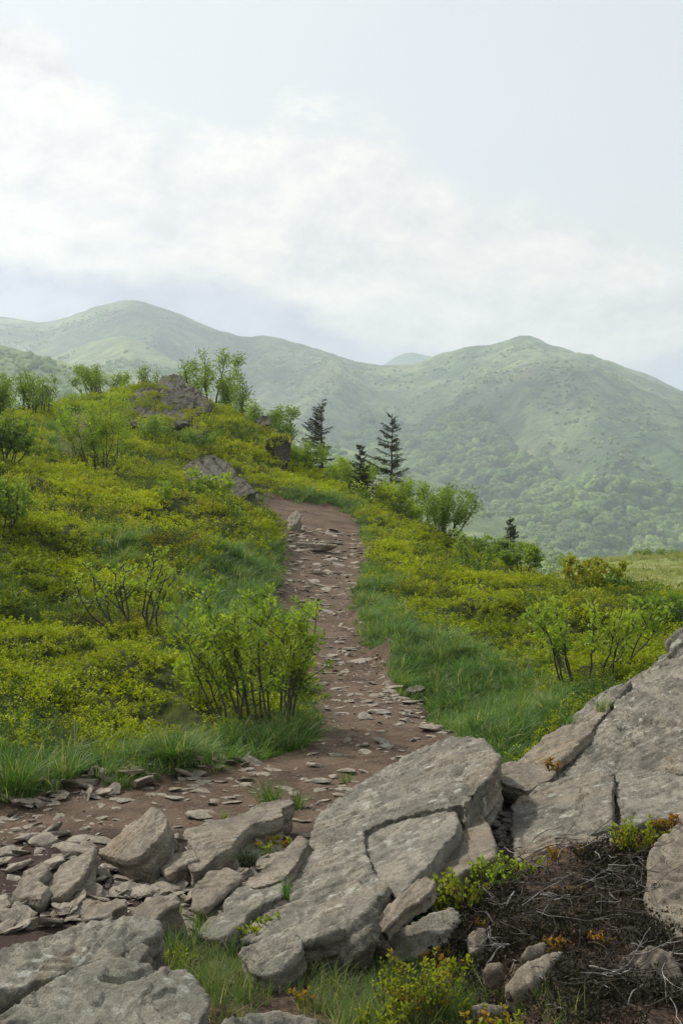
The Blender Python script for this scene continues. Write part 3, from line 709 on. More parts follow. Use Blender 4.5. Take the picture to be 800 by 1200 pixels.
fp, fs, gp, gsz = map(np.concatenate, (fp, fs, gp, gsz))
cm = [crown_mesh(70+i) for i in range(5)]
scatter('forest', 'broadleaf forest filling the valley and lower slopes', fp, cm, fs, tilt=.08)
def pale_copy(m):  # same crown with the paler leaf colour
    m = m.copy(); m.materials.clear(); m.materials.append(M['forest_light']); return m
scatter('forest', 'pale green young woodland on the nearer slopes', gp, [pale_copy(m) for m in cm], gsz, tilt=.08)
print('COUNTS', nb_, len(gall), len(fp), len(gp))
# ---------------------------------------------------------------- rocks
def polytope(seed, sx=1, sy=.75, sz=.35, sub=3, planes=13, rough=.03):
    g = np.random.default_rng(seed)
    import bmesh
    bm = bmesh.new(); bmesh.ops.create_icosphere(bm, subdivisions=sub, radius=1)
    v = np.array([p.co[:] for p in bm.verts]); f = np.array([[q.index for q in t.verts] for t in bm.faces]); bm.free()
    n = unit(g.normal(size=(planes, 3))*[1, 1, .8]); h = g.uniform(.55, .95, planes)
    n = np.concatenate([n, [[0, 0, 1], [0.05, 0, -1]]]); h = np.concatenate([h, [.62, .6]])
    dn = v@n.T; r = np.min(np.where(dn > .05, h/np.maximum(dn, .05), 9), axis=1)
    v = v*r[:, None]
    v = v*(1+rough*fbm(v*3+seed, 4)[:, None]*2)
    v *= [sx, sy, sz]
    v = v*.5/np.abs(v[:, 0]).max()
    return v, f
def plane_from(pts):
    """three (column, row, height above zero) points"""
    q = [P(p[0], p[1], p[3] if len(p) == 4 else F*(EYE-p[2])/(p[1]-HV)) for p in pts]
    n = np.cross(q[1]-q[0], q[2]-q[0]); n /= np.linalg.norm(n)
    if n[2] < 0: n = -n
    return q[0], n
def remesh(verts, faces, voxel):
    me = bpy.data.meshes.new('tmp'); me.from_pydata([tuple(map(float, v)) for v in verts], [], faces); me.update()
    o = bpy.data.objects.new('tmp', me); C.objects.link(o)
    md = o.modifiers.new('r', 'REMESH'); md.mode = 'VOXEL'; md.voxel_size = voxel
    dg = bpy.context.evaluated_depsgraph_get(); dg.update()
    ev = o.evaluated_get(dg); m2 = ev.to_mesh()
    nv = len(m2.vertices); co = np.empty(nv*3, np.float32); m2.vertices.foreach_get('co', co)
    nl = len(m2.loops); li = np.empty(nl, np.int32); m2.loops.foreach_get('vertex_index', li)
    ed = np.empty(len(m2.edges)*2, np.int32); m2.edges.foreach_get('vertices', ed)
    ev.to_mesh_clear(); bpy.data.objects.remove(o); bpy.data.meshes.remove(me)
    return co.reshape(-1, 3).astype(float), li.reshape(-1, 4), ed.reshape(-1, 2)
def vnormals(v, f):
    a = v[f[:, 2]]-v[f[:, 0]]; b = v[f[:, 3]]-v[f[:, 1]]; n = np.cross(a, b); o = np.zeros_like(v)
    for k in range(4): np.add.at(o, f[:, k], n)
    return unit(o)
PL = {}; CR = []
ROCKS = []
def slab(key, label, poly, pln, thick, mat='rock', voxel=.0095, taper=.94, amp=1.0, rnd=0, cracks=(), name='rock_slab', cat='rock', group=None, seed=0, strat=1.0, drop=0.0, S=1.0, lay_=1.0):
    if isinstance(pln, tuple) and isinstance(pln[0], str):
        p0, n = PL[pln[0]]; p0 = p0+n*pln[1]
    else: p0, n = plane_from(pln)
    PL[key] = (p0, n)
    eye = np.array([0, 0, EYE])
    # ragged outline
    pts = []
    L = len(poly); cp = np.array(poly, float)
    for i in range(L):
        a, b = cp[i], cp[(i+1) % L]; d = np.linalg.norm(b-a); k = max(1, int(d/7))
        for j in range(k):
            t = j/k; q = a*(1-t)+b*t
            if j: q = q+np.array([vnoise(np.array([q[0]*.11, q[1]*.11, seed+1.5])), vnoise(np.array([q[0]*.11, q[1]*.11, seed+9.5]))])*2.2
            pts.append(q)
    top = []
    for u, v in pts:
        r = P(u, v, 1.0)-eye; t = ((p0-eye)@n)/(r@n); top.append(eye+r*t)
    top = np.array(top); c = top.mean(0)
    down = -(n*.55+np.array([0, 0, .45])); down /= np.linalg.norm(down)
    bot = c+(top-c)*taper+down*thick
    k = len(top); vs = np.concatenate([top, bot])
    fs = [list(range(k)), list(range(2*k-1, k-1, -1))]+[[i+k, (i+1) % k+k, (i+1) % k, i] for i in range(k)]
    # outward orientation
    v, f, e = remesh(vs, fs, voxel)
    if len(v) == 0: print('EMPTY', key); return
    for _ in range(rnd):
        s = np.zeros_like(v); cnt = np.zeros(len(v))
        np.add.at(s, e[:, 0], v[e[:, 1]]); np.add.at(s, e[:, 1], v[e[:, 0]]); np.add.at(cnt, e[:, 0], 1); np.add.at(cnt, e[:, 1], 1)
        v = v*.5+.5*s/cnt[:, None]
    nn = vnormals(v, f)
    if ((v-v.mean(0))*nn).sum() < 0: f = f[:, ::-1]; nn = -nn
    # slab frame: dip direction a, strike b
    a = np.array([0, 0, 1.0])-n*n[2]; a /= np.linalg.norm(a)+1e-9; b = np.cross(n, a)
    ca, cb, cn = v@a, v@b, v@n
    loc = np.stack([ca, cb, cn], -1)/S+seed*3.1; amp = amp*S
    d = .009*fbm(loc*[2.6, 2.6, 2.6], 4)*amp
    d += .006*fbm(loc*[6, 16, 9], 5)*amp
    d += .0045*fbm(loc*[30, 55, 40], 3, ridged=True)*amp
    face = np.abs(nn@n)
    h = fbm(loc*[2.2, 4.5, 1], 4)*5; fr = h-np.floor(h)
    terr = np.floor(h)+np.clip((fr-.5)/.06+.5, 0, 1)
    d += .016*(terr-h*.95)*amp*strat*np.clip(face*2-1, 0, 1)
    side = np.clip(1-face*1.3, 0, 1)
    lay = vnoise(np.stack([cn*46/S, ca*1.3/S, cb*1.3/S], -1)); d += .014*np.sign(lay)*np.abs(lay)**.5*side*amp*lay_
    d += .02*fbm(loc*[5, 5, 5]+40, 3)*side*amp
    # cracks carved along lines on the surface
    if cracks:
        uu = v[:, 0]/v[:, 1]*F+CU; vv = HV+(EYE-v[:, 2])*F/v[:, 1]
        for line, w_, dep in cracks:
            dist = np.full(len(v), 1e9)
            for (x0, y0_), (x1, y1_) in zip(line[:-1], line[1:]):
                dx, dy = x1-x0, y1_-y0_; t = np.clip(((uu-x0)*dx+(vv-y0_)*dy)/(dx*dx+dy*dy), 0, 1)
                dist = np.minimum(dist, np.hypot(uu-x0-t*dx, vv-y0_-t*dy))
            wob = w_*(1+.5*vnoise(loc*12))
            d -= dep*np.exp(-(dist/wob)**2)*(nn@n > .2)
    v = v+nn*d[:, None]
    v[:, 2] -= drop
    base = np.array([c[0], c[1], 0])
    if key[0] == 'c' and key not in ('c9', 'c7', 'c6', 'c5'): CR.append((v, nn))
    me = mesh_np(name, v-base, f, M[mat], True)
    o = obj(name, me); o.location = base
    tag(o, label, cat, group); return o
G1 = 'rock slabs of the outcrop'
slab('A', 'broad grey lichen covered slab tilting beside the path in the centre', [(527,862),(545,863),(567,866),(584,885),(582,896),(572,910),(556,927),(545,942),(500,948),(470,955),(440,966),(427,974),(430,1000),(440,1023),(456,1038),(440,1060),(400,1090),(345,1104),(300,1102),(278,1100),(299,1080),(325,1050),(338,1030),(352,1000),(362,980),(374,953),(411,925),(450,900),(490,880)],
     [(300,1098,.03),(355,985,.03),(527,862,.25)], .20, 'rock', cracks=[([(375,1000),(400,985),(430,975)], 3, .006), ([(536,905),(548,915),(552,930)], 5, .02)], group=G1, seed=1)
slab('B', 'smooth recessed grey sheet of stone with a dark broken right edge', [(425,975),(439,966),(475,957),(520,947),(532,944),(535,954),(535,975),(520,990),(502,1014),(481,1035),(466,1052),(451,1044),(437,1025),(429,1008),(425,987)],
     ('A', -.028), .12, 'rock', taper=.97, group=G1, seed=2, amp=.6)
slab('C', 'orange stained curved slab below the broken edge', [(538,932),(552,936),(564,951),(576,975),(579,1002),(568,1010),(550,1016),(532,1028),(515,1042),(490,1040),(500,1010),(525,985),(532,960)],
     ('A', -.10), .16, 'rock_tan', group=G1, seed=3, amp=.7)
slab('A2', 'narrow brown slab wedged along the left edge of the broad grey slab', [(329,1000),(350,978),(362,985),(350,1008),(334,1030),(299,1041),(287,1037),(320,1007)], [(290,1036,.05),(350,980,.07),(334,1030,.09)], .14, 'rock_tan', group=G1, seed=4, rnd=0, amp=.6, voxel=.008)
slab('R', 'flat cracked grey slab among the rubble with a split lower corner', [(270,1042),(300,1034),(334,1026),(333,1045),(312,1056),(290,1070),(276,1088),(256,1098),(232,1094),(240,1080),(260,1064)], [(232,1094,.01),(270,1042,.03),(333,1034,.08)], .14, 'rock', group=G1, seed=5, cracks=[([(255,1070),(275,1062),(290,1050)], 2.5, .015)], rnd=0, amp=.6, voxel=.008)
slab('N', 'long pale ridge of stone with a shaded broken front in the rubble', [(221,974),(242,962),(270,957),(287,952),(305,941),(341,936),(346,941),(331,947),(333,955),(320,960),(301,964),(283,977),(271,992),(253,1003),(238,1018),(222,1021),(216,1010),(226,998),(219,985)], [(221,974,.06),(341,937,.12),(236,1016,.07)], .15, 'rock_tan', group=G1, seed=6, taper=.9, rnd=0, amp=.6, voxel=.008)
slab('M', 'tan wedge shaped block tilted up out of the path', [(114,1000),(144,973),(168,955),(178,944),(190,950),(197,959),(193,975),(168,1001),(150,1009)], [(114,1000,.0),(178,945,.15),(168,1001,.10)], .14, 'rock_tan', seed=7, taper=.9, amp=.55, name='rock', cracks=[], rnd=0, voxel=.008)
slab('M2', 'brown slab leaning behind the tan wedge shaped block', [(196,962),(203,975),(212,994),(190,1008),(178,1004),(190,985)], [(178,1004,.03),(196,962,.12),(212,994,.02)], .07, 'rock_tan', seed=8, name='rock', rnd=0, amp=.6, voxel=.008)
slab('O', 'long flat rough stone pointing up the path at the left', [(55,1037),(72,1011),(99,996),(111,991),(109,1005),(93,1029),(72,1048),(60,1052)], [(55,1037,.0),(99,996,.06),(72,1048,.03)], .09, 'rock_tan', seed=9, name='rock', voxel=.008, rnd=0, amp=.6)
slab('P', 'crumbling flat stone at the left border', [(14,1047),(28,1022),(50,1009),(58,1018),(46,1032),(58,1040),(48,1054),(24,1054)], [(18,1047,.01),(50,1011,.05),(48,1050,.03)], .07, 'rock_tan', seed=10, name='rock', voxel=.008, rnd=0, amp=.6)
slab('Q', 'chipped tan block in front of the rubble above the grey boulder', [(94,1070),(98,1055),(120,1054),(149,1053),(150,1062),(132,1067),(134,1075),(99,1079)], [(96,1068,.06),(147,1054,.10),(132,1074,.07)], .12, 'rock_tan', seed=11, name='rock', voxel=.008, rnd=0, amp=.6)
slab('Q2', 'sloping brown stone touching the top of the grey boulder', [(148,1072),(168,1057),(186,1050),(205,1047),(210,1055),(192,1064),(180,1078),(164,1082)], [(150,1071,.06),(204,1050,.12),(168,1077,.07)], .14, 'rock_tan', seed=12, name='rock', voxel=.008, rnd=0, amp=.6)
slab('R1', 'pale wedge stone at the foot of the long pale ridge', [(187,1016),(204,1001),(228,995),(232,1006),(210,1014),(195,1024)], [(189,1015,.03),(228,996,.08),(195,1022,.04)], .09, 'rock_tan', seed=13, name='rock', voxel=.008, rnd=0, amp=.6)
slab('R3', 'long brown slab lying between rubble and grey cracked slab', [(228,1040),(245,1022),(268,1017),(285,1024),(262,1044),(240,1066),(226,1062)], [(228,1040,.04),(268,1017,.06),(240,1066,.04)], .12, 'rock_tan', seed=14, name='rock', rnd=0, amp=.6, voxel=.008)
slab('D', 'small flat tan slab bridging the gap behind the broad grey slab', [(577,899),(597,892),(639,896),(652,904),(646,914),(616,927),(590,919),(577,908)], [(581,897,.14),(645,900,.16),(616,926,.14)], .09, 'rock_tan', group=G1, seed=15, amp=.55, rnd=0, voxel=.008)
slab('G', 'huge grey boulder face rising to the right border', [(652,897),(690,863),(720,830),(723,814),(734,799),(756,786),(778,767),(800,759),(900,735),(900,905),(783,902),(756,900),(717,903),(712,914),(672,920),(654,915),(645,905)], [(654,896,.14),(800,761,.62),(783,896,.30)], .5, 'rock', group=G1, seed=16, voxel=.011, amp=1.2,
     cracks=[([(735,846),(765,847),(800,848),(840,850)], 3, .03), ([(770,862),(745,872),(725,885),(712,905)], 2.5, .016)])
slab('G0', 'tan slab split from the huge boulder by a dark crack', [(603,895),(630,870),(657,851),(687,836),(704,827),(716,820),(714,832),(688,861),(680,869),(652,893),(640,903),(616,897)], [(605,893,.10),(716,822,.36),(654,896,.19)], .22, 'rock_tan', group=G1, seed=17)
slab('G00', 'grey ledge behind the split tan slab with dry grass on it', [(655,851),(675,836),(701,814),(723,803),(738,798),(724,817),(704,829),(687,839)], [(657,850,.18),(735,800,.47),(687,838,.27)], .3, 'rock', group=G1, seed=18)
slab('H', 'rounded grey rock top at the right border above the boulder', [(780,752),(789,741),(800,733),(850,710),(900,715),(900,775),(800,770),(783,767)], [(781,752,.66),(850,715,.84),(800,764,.60)], .45, 'rock', group=G1, seed=19, rnd=8, amp=1.4, voxel=.012)
slab('E', 'large square edged grey slab under the huge boulder', [(599,945),(611,932),(624,921),(650,914),(680,905),(706,900),(716,907),(717,935),(716,968),(702,974),(650,984),(605,1001),(600,975)], [(601,965,.10),(624,922,.13),(716,905,.25)], .22, 'rock', group=G1, seed=20, cracks=[([(650,955),(675,940),(705,930)], 2.5, .012)])
slab('F', 'grey slab at the right border parted by a black joint', [(721,909),(732,896),(755,889),(777,893),(800,898),(880,900),(880,965),(800,958),(762,958),(727,970),(722,935)], [(721,909,.22),(800,898,.29),(725,967,.20)], .3, 'rock', group=G1, seed=21)
slab('I', 'low orange edged stone band above the dry heather', [(601,999),(635,983),(669,975),(721,968),(728,972),(728,985),(700,996),(669,1000),(635,1004),(612,1010)], [(603,997,.13),(669,976,.19),(725,973,.22)], .16, 'rock_tan', group=G1, seed=22)
slab('J', 'rounded tan boulder at the right border beside the dry heather', [(757,1000),(765,984),(777,974),(800,957),(850,940),(860,1100),(815,1104),(790,1108),(775,1100),(762,1074),(756,1036)], [(757,1036,.22),(800,957,.32),(800,1096,.16)], .35, 'rock_tan', seed=23, rnd=10, name='boulder', cat='boulder', lay_=.2)
slab('U', 'slim stone propped over a dark hollow below the broad slab', [(438,1078),(453,1062),(469,1047),(487,1031),(500,1026),(509,1032),(503,1045),(483,1058),(467,1070),(449,1089),(440,1087)], [(438,1078,.13),(500,1027,.27),(449,1088,.14)], .05, 'rock_tan', seed=24, name='rock', voxel=.007, amp=.55, rnd=0)
slab('V', 'dark triangular stone standing next to the slim propped stone', [(395,1098),(412,1079),(434,1062),(442,1066),(433,1082),(425,1100)], [(395,1098,.11),(434,1063,.22),(425,1098,.10)], .1, 'rock', seed=25, name='rock', voxel=.007, rnd=0, amp=.6)
slab('V2', 'small knob of stone at the foot of the slim propped stone', [(425,1086),(432,1078),(441,1079),(443,1090),(434,1096),(426,1094)], [(425,1088,.13),(441,1080,.16),(434,1096,.12)], .1, 'rock', seed=26, rnd=6, name='rock', voxel=.007)
slab('W', 'low grey rock under the hollow with gravel beside it', [(452,1102),(480,1086),(506,1072),(530,1066),(536,1078),(522,1102),(490,1118),(455,1125)], [(452,1110,.05),(506,1072,.12),(522,1102,.08)], .12, 'rock', seed=27, name='rock')
slab('S', 'grey stone nested in the wet grass with yellow sprigs behind', [(277,1115),(306,1100),(325,1091),(342,1089),(355,1098),(357,1110),(340,1126),(312,1142),(297,1138)], [(278,1115,.07),(342,1090,.12),(312,1140,.06)], .14, 'rock', seed=28, rnd=4, name='rock')
slab('L1', 'weathered grey boulder back in the lower left corner', [(-60,1125),(8,1108),(45,1100),(90,1083),(120,1076),(161,1070),(187,1076),(190,1090),(172,1101),(152,1111),(139,1120),(105,1126),(60,1146),(20,1160),(-60,1165)], [(0,1114,.12),(165,1072,.17),(57,1143,.10)], .28, 'rock', seed=29, rnd=6, name='boulder', cat='boulder', taper=1.02, amp=.8, lay_=.5, voxel=.0085)
slab('L1b', 'small grey stone lodged between the two grey boulders', [(138,1121),(150,1111),(166,1103),(178,1108),(172,1122),(155,1128)], [(140,1120,.12),(166,1105,.15),(172,1122,.12)], .15, 'rock', seed=30, name='rock')
slab('L2', 'lumpy grey boulder front in the lower left corner', [(-60,1235),(0,1192),(38,1165),(60,1150),(78,1139),(124,1121),(158,1127),(184,1132),(210,1134),(225,1138),(234,1150),(246,1165),(244,1184),(228,1205),(215,1235)], [(0,1191,.13),(124,1121,.17),(244,1170,.10)], .3, 'rock', seed=31, rnd=4, name='boulder', cat='boulder', taper=1.03, amp=.8, lay_=.5, voxel=.0085, cracks=[([(184,1135),(165,1142),(140,1150),(120,1148)], 3, .025)])
slab('T', 'grey stone cut off by the bottom border below the wet grass', [(248,1200),(275,1187),(310,1183),(350,1184),(374,1192),(385,1230),(240,1230)], [(250,1199,.06),(310,1184,.08),(372,1193,.06)], .14, 'rock', seed=32, rnd=4, name='rock')
for i, (lab, poly, pln) in enumerate([
    ('small cream stone behind the larger one in the dark soil', [(607,1121),(618,1104),(640,1101),(640,1113),(618,1127)], [(609,1119,.17),(630,1103,.20),(618,1124,.16)]),
    ('oblong cream stone lying in the dark soil', [(590,1158),(610,1130),(642,1114),(663,1112),(652,1127),(633,1146),(603,1165)], [(592,1156,.12),(650,1114,.18),(620,1150,.13)]),
    ('rounded cream stone under bare twigs by the right border', [(712,1137),(730,1115),(762,1105),(787,1114),(800,1141),(792,1163),(745,1160),(722,1152)], [(714,1137,.15),(762,1107,.22),(775,1160,.12)]),
    ('small pale stone half hidden under the heather bank', [(542,1100),(554,1085),(572,1083),(568,1099)], [(545,1098,.1),(560,1085,.14),(568,1098,.1)]),
    ('flat pale stone at the bottom of the dark soil', [(549,1177),(567,1172),(596,1178),(597,1189),(562,1189)], [(551,1177,.07),(580,1175,.08),(597,1188,.06)]),
    ('little brown stone beside the bare white twig', [(560,1135),(572,1126),(590,1126),(592,1138),(572,1143)], [(560,1135,.13),(580,1127,.15),(575,1142,.12)])]):
    slab('K%d' % i, lab, poly, [(a_, b_, c_+.03) for a_, b_, c_ in pln], .075, 'rock_tan', seed=40+i, rnd=9, name='stone', cat='stone', voxel=.0065, amp=.6, lay_=.1)

# rocks far up on the ridge, placed by column, distance, size in metres
def crag(label, u, v, d, size, mat='rock_dark', seed=0, rz=0.0, tilt=(0, 0), voxel=.05):
    """stack of a few broken strata"""
    g = np.random.default_rng(seed); vs, fs = [], []
    sx, sy, sz = size; n = max(3, int(sz/.16)); off = 0
    for k in range(n):
        t = k/n; w_ = (1-.55*t)*g.uniform(.85, 1.1); dp = (1-.45*t)*g.uniform(.85, 1.1)
        cx, cy_ = g.normal(0, .07, 2)*[sx, sy]; ang = g.uniform(-.25, .25)
        m = 9; a = np.sort(g.uniform(0, 6.283, m)); r = g.uniform(.8, 1.05, m)
        x = np.cos(a)*r*sx*.5*w_; y = np.sin(a)*r*sy*.5*dp
        x, y = x*math.cos(ang)-y*math.sin(ang)+cx, x*math.sin(ang)+y*math.cos(ang)+cy_
        z0, z1 = sz*t-.02, sz*(t+1.15/n)
        ti = g.normal(0, .05, 2)
        for z in (z0, z1):
            for q in range(m): vs.append((x[q], y[q], z+ti[0]*x[q]+ti[1]*y[q]))
        fs += [[off+q for q in range(m)][::-1], [off+m+q for q in range(m)]]+[[off+q, off+(q+1) % m, off+m+(q+1) % m, off+m+q] for q in range(m)]
        off += 2*m
    vv, f, e = remesh(vs, fs, voxel)
    nn = vnormals(vv, f)
    if ((vv-vv.mean(0))*nn).sum() < 0: f = f[:, ::-1]; nn = -nn
    lay = vnoise(np.stack([vv[:, 2]*16+vv[:, 0]*2, vv[:, 0]*.8, vv[:, 1]*.8], -1)+seed)
    vv += nn*(.07*fbm(vv*1.6+seed, 4)+.04*lay*(1-np.abs(nn[:, 2])))[:, None]
    me = mesh_np('rock_outcrop', vv, f, M[mat], True)
    o = obj('rock_outcrop', me); x = (u-CU)/F*d
    z = float(zat(x, d)) if v is None else EYE+(HV-v)/F*d
    o.location = (x, d, z); o.rotation_euler = (R(tilt[0]), R(tilt[1]), R(rz)); tag(o, label, 'rock', 'rock outcrops along the ridge crest'); return o
GC = 'rock outcrops along the ridge crest'
slab('c1', 'topmost dark knob of rock on the summit hump', [(184,450),(190,441),(204,438),(214,441),(218,449),(207,457),(190,458)], [(184,452,0,42.2),(204,439,0,43.2),(218,449,0,42.4)], .8, 'rock_dark', voxel=.035, seed=51, name='rock_outcrop', group=GC, S=3.5, amp=.75)
slab('c2', 'broad slanting dark rock face right below the summit knob', [(176,464),(192,456),(222,451),(236,459),(248,472),(248,482),(226,486),(200,484),(182,476)], [(180,470,0,40.6),(222,451,0,42.4),(246,482,0,40.4)], 1.1, 'rock_dark', voxel=.035, seed=52, name='rock_outcrop', group=GC, S=3.5, amp=.75)
slab('c3', 'low ledge of dark rock spreading left under the summit', [(136,482),(150,473),(176,470),(196,478),(226,485),(220,497),(192,502),(165,499),(143,494)], [(143,490,0,36.3),(176,470,0,38.4),(220,495,0,36.3)], .9, 'rock_dark', voxel=.035, seed=53, name='rock_outcrop', group=GC, S=3.5, amp=.75)
slab('c4', 'dark overhanging rock at the right end of the moss hump', [(312,517),(322,510),(334,511),(341,521),(338,529),(340,540),(331,547),(322,541),(321,527)], [(321,545,0,35.0),(326,506,0,35.5),(340,540,0,35.2)], .8, 'rock_dark', voxel=.03, seed=54, name='rock_outcrop', group=GC, S=3, amp=1.2)
slab('c5', 'small dark rock on the crest beside the moss hump', [(299,492),(307,487),(317,488),(318,497),(304,500)], [(299,498,0,41.0),(307,488,0,41.6),(318,496,0,41.0)], .5, 'rock_dark', voxel=.03, seed=55, name='rock_outcrop', group=GC, S=3)
slab('c6', 'grey ribbed slab leaning out of the bank above the path bend', [(214,548),(229,538),(251,533),(266,542),(285,560),(300,575),(280,582),(257,584),(245,568),(225,562)], [(225,560,0,28.3),(251,534,0,30.4),(290,575,0,26.6)], .9, 'rock_dark', voxel=.026, seed=56, name='rock_outcrop', group=GC, S=2.4, amp=1.0, cracks=[([(238,540),(262,565)], 2, .08), ([(252,537),(275,565)], 2, .08), ([(228,545),(248,565)], 2, .06)])
slab('c7', 'grey block of rock at the lower end of the ribbed slab', [(270,576),(286,570),(300,576),(303,586),(285,592),(272,588)], [(272,587,0,27.5),(286,571,0,28.5),(303,586,0,27.3)], .5, 'rock', voxel=.024, seed=57, name='rock_outcrop', group=GC, S=2)
slab('c10', 'dark layered rock stretching left from the summit with moss on top', [(150,468),(160,457),(176,452),(190,456),(184,466),(170,474)], [(152,468,0,38.6),(172,453,0,40.0),(186,466,0,38.6)], .8, 'rock_dark', voxel=.035, seed=61, name='rock_outcrop', group=GC, S=3.5, amp=.75)
slab('c11', 'low broken rock band at the foot of the hump', [(186,505),(205,498),(228,497),(244,503),(232,512),(205,514)], [(190,512,0,35.2),(215,498,0,36.6),(240,510,0,35.2)], .7, 'rock_dark', voxel=.035, seed=62, name='rock_outcrop', group=GC, S=3, amp=1.2)
slab('c12', 'dark rock sticking out of the moss left of the hump', [(120,486),(130,477),(143,478),(146,490),(130,494)], [(122,492,0,37.6),(136,478,0,38.8),(145,490,0,37.6)], .6, 'rock_dark', voxel=.03, seed=63, name='rock_outcrop', group=GC, S=3)
slab('c8', 'small mossy rock among the bilberry on the left of the hump', [(95,470),(108,463),(120,466),(118,474),(100,478)], [(97,477,0,43.0),(108,464,0,44),(119,473,0,43)], .4, 'rock_dark', voxel=.03, seed=58, name='rock_outcrop', group=GC, S=3)
slab('c9', 'pale boulder leaning against the left bank at the path bend', [(336,612),(341,602),(348,597),(353,602),(348,612),(339,620)], [(337,616,0,24.6),(348,598,0,25.2),(350,610,0,24.8)], .25, 'rock_tan', voxel=.014, seed=59, name='rock', group=GC, S=1.5)
cvv = np.concatenate([a[0] for a in CR]); cnn = np.concatenate([a[1] for a in CR])
okc = (cnn[:, 2] > .35) & (fbm(cvv*.9+3, 4) > .06) & (rng.random(len(cvv)) < .022)
cp_ = cvv[okc]
scatter('bilberry', 'bilberry and moss creeping over the ridge rocks', cp_, [bpy.data.objects['bilberry_source_%02d' % i].data for i in range(5)], 1.3+.9*rng.random(len(cp_)), tilt=.3)
# beam like stone across the path
lv, lf = polytope(501, 1, .32, .22, 4, 10, .05)
o = obj('stone', mesh_np('stone', lv*.85, lf, M['rock_tan'], True)); h_ = hit(366, 644); o.location = (h_[0], h_[1], h_[2]+.02); o.rotation_euler = (0, .04, -.06)
tag(o, 'long pale log shaped stone lying across the path near the bend', 'stone')

# ---------------------------------------------------------------- loose stones, one object each
sprot = [mesh_np('loose_stone', *polytope(600+i, 1, random.uniform(.55, .9), random.uniform(.2, .42), 3), M['stone'], False) for i in range(14)]
for m_ in sprot: m_.polygons.foreach_set('use_smooth', np.zeros(len(m_.polygons), bool))
def stone(u, v, wpx, label, group, flat=1.0, k=None, tilt=.16, name='stone', mat=None, sink=.25):
    p = hit(u, v); s = wpx*p[1]/F
    k = random.randrange(len(sprot)) if k is None else k
    o = obj(name, sprot[k]); o.scale = (s, s, s*flat)
    o.location = (p[0], p[1], p[2]+s*.18*flat*(1-sink*2)); o.rotation_euler = (random.gauss(0, tilt), random.gauss(0, tilt), random.gauss(0, .45)+random.choice((0, math.pi)))
    tag(o, label, 'stone', group); return o
EXPL = [(381,919,48,'broad flat stone set in the path left of the broad grey slab'),(368,884,20,'thin flat stone on bare dirt under the green shrub'),
 (398,934,22,'dark flat stone just in front of the broad flat stone'),(48,984,44,'long low pale stone in the dirt at the left'),(96,920,34,'large rounded pale stone at the grass edge on the left'),
 (30,940,30,'long flat stone at the grass edge by the left border'),(198,937,34,'thick flat stone on the dirt behind the tan wedge block'),(232,958,40,'wide flat stone right of the tan wedge block'),
 (462,808,26,'squarish pale stone in the middle of the path'),(442,836,34,'widest flat stone of the cluster in the path'),(448,872,30,'flat stone lowest in the path cluster'),(433,824,26,'flat stone at the left of the path cluster'),
 (518,829,18,'lone pale stone at the right grass edge of the path'),(470,888,14,'little stone just behind the broad grey slab'),(412,714,20,'dark flat stone at the right edge of the upper path'),
 (378,803,12,'lone round stone on bare dirt beside the shrub'),(414,643,10,'small pale stone at the right of the log shaped stone'),(370,673,20,'flat stone below the log shaped stone'),
 (178,899,26,'pale stone tucked under the grass at the back of the path'),(152,906,30,'rounded pale stone at the grass edge'),(72,932,24,'grey stone beside the grass tuft on the left edge'),
 (640,898,16,'small dark stone perched by the orange sprig')]
for u, v, w_, lab in EXPL: stone(u, v, w_, lab, None, .8, tilt=.08)
def zone(n, poly, wlo, whi, label, group, seed, **k):
    random.seed(seed); got = 0; us = [p[0] for p in poly]; vs_ = [p[1] for p in poly]
    made = []
    while got < n:
        u, v = random.uniform(min(us), max(us)), random.uniform(min(vs_), max(vs_))
        if not in_poly(np.array([u]), np.array([v]), poly)[0]: continue
        got += 1
        made.append((u, v, stone(u, v, random.uniform(wlo, whi)*(random.random()**1.3*.75+.35), label, group, **k)))
    us_ = np.array([m[0] for m in made]); v_ = np.array([m[1] for m in made]); sz = np.array([m[2].scale.x for m in made])
    vn = (v_-v_.min())/(np.ptp(v_)+1e-6); k_ = np.argsort(np.argsort(us_-us_.mean()))/max(1, len(made)-1); z_ = np.argsort(np.argsort(sz))/max(1, len(made)-1)
    for q, m in enumerate(made):
        a = ('tiny', 'small', 'middling', 'large')[min(3, int(z_[q]*4))]; b = ('far left', 'left of centre', 'near the centre', 'right of centre', 'far right')[min(4, int(k_[q]*5))]
        c_ = ('at its far end', 'in its farther half', 'in its nearer half', 'at its near end')[min(3, int(vn[q]*4))]
        m[2]['label'] = '%s %s, %s, %s' % (a, label, b, c_)
zone(34, [(335,665),(372,655),(395,690),(400,710),(350,715),(325,690)], 6, 17, 'flat stone on the upper path', 'stones on the upper path', 11, flat=.8)
zone(10, [(345,590),(375,596),(385,625),(345,628)], 6, 16, 'stone at the path bend', 'stones at the path bend', 12, flat=.8)
zone(8, [(305,720),(335,700),(335,760),(318,790)], 6, 14, 'stone behind the green shrub', 'stones behind the green shrub', 13, flat=.8)
zone(28, [(378,742),(425,742),(455,780),(420,785),(380,772)], 8, 19, 'flat stone on the middle path', 'stones on the middle path', 14, flat=.8)
zone(50, [(395,800),(470,795),(520,830),(540,858),(470,885),(420,890),(425,850),(400,825)], 8, 26, 'flat stone in the path cluster', 'stones in the long cluster down the path', 15, flat=.75)
zone(32, [(0,925),(100,912),(215,900),(330,885),(420,880),(440,900),(370,940),(230,960),(80,945),(0,960)], 6, 26, 'stone scattered across the lower path', 'stones on the lower path', 16, flat=.85)
zone(24, [(0,960),(120,955),(150,965),(100,1000),(60,1010),(0,1080)], 5, 22, 'stone in the dirt at the left', 'stones in the dirt at the left', 17, flat=.8)
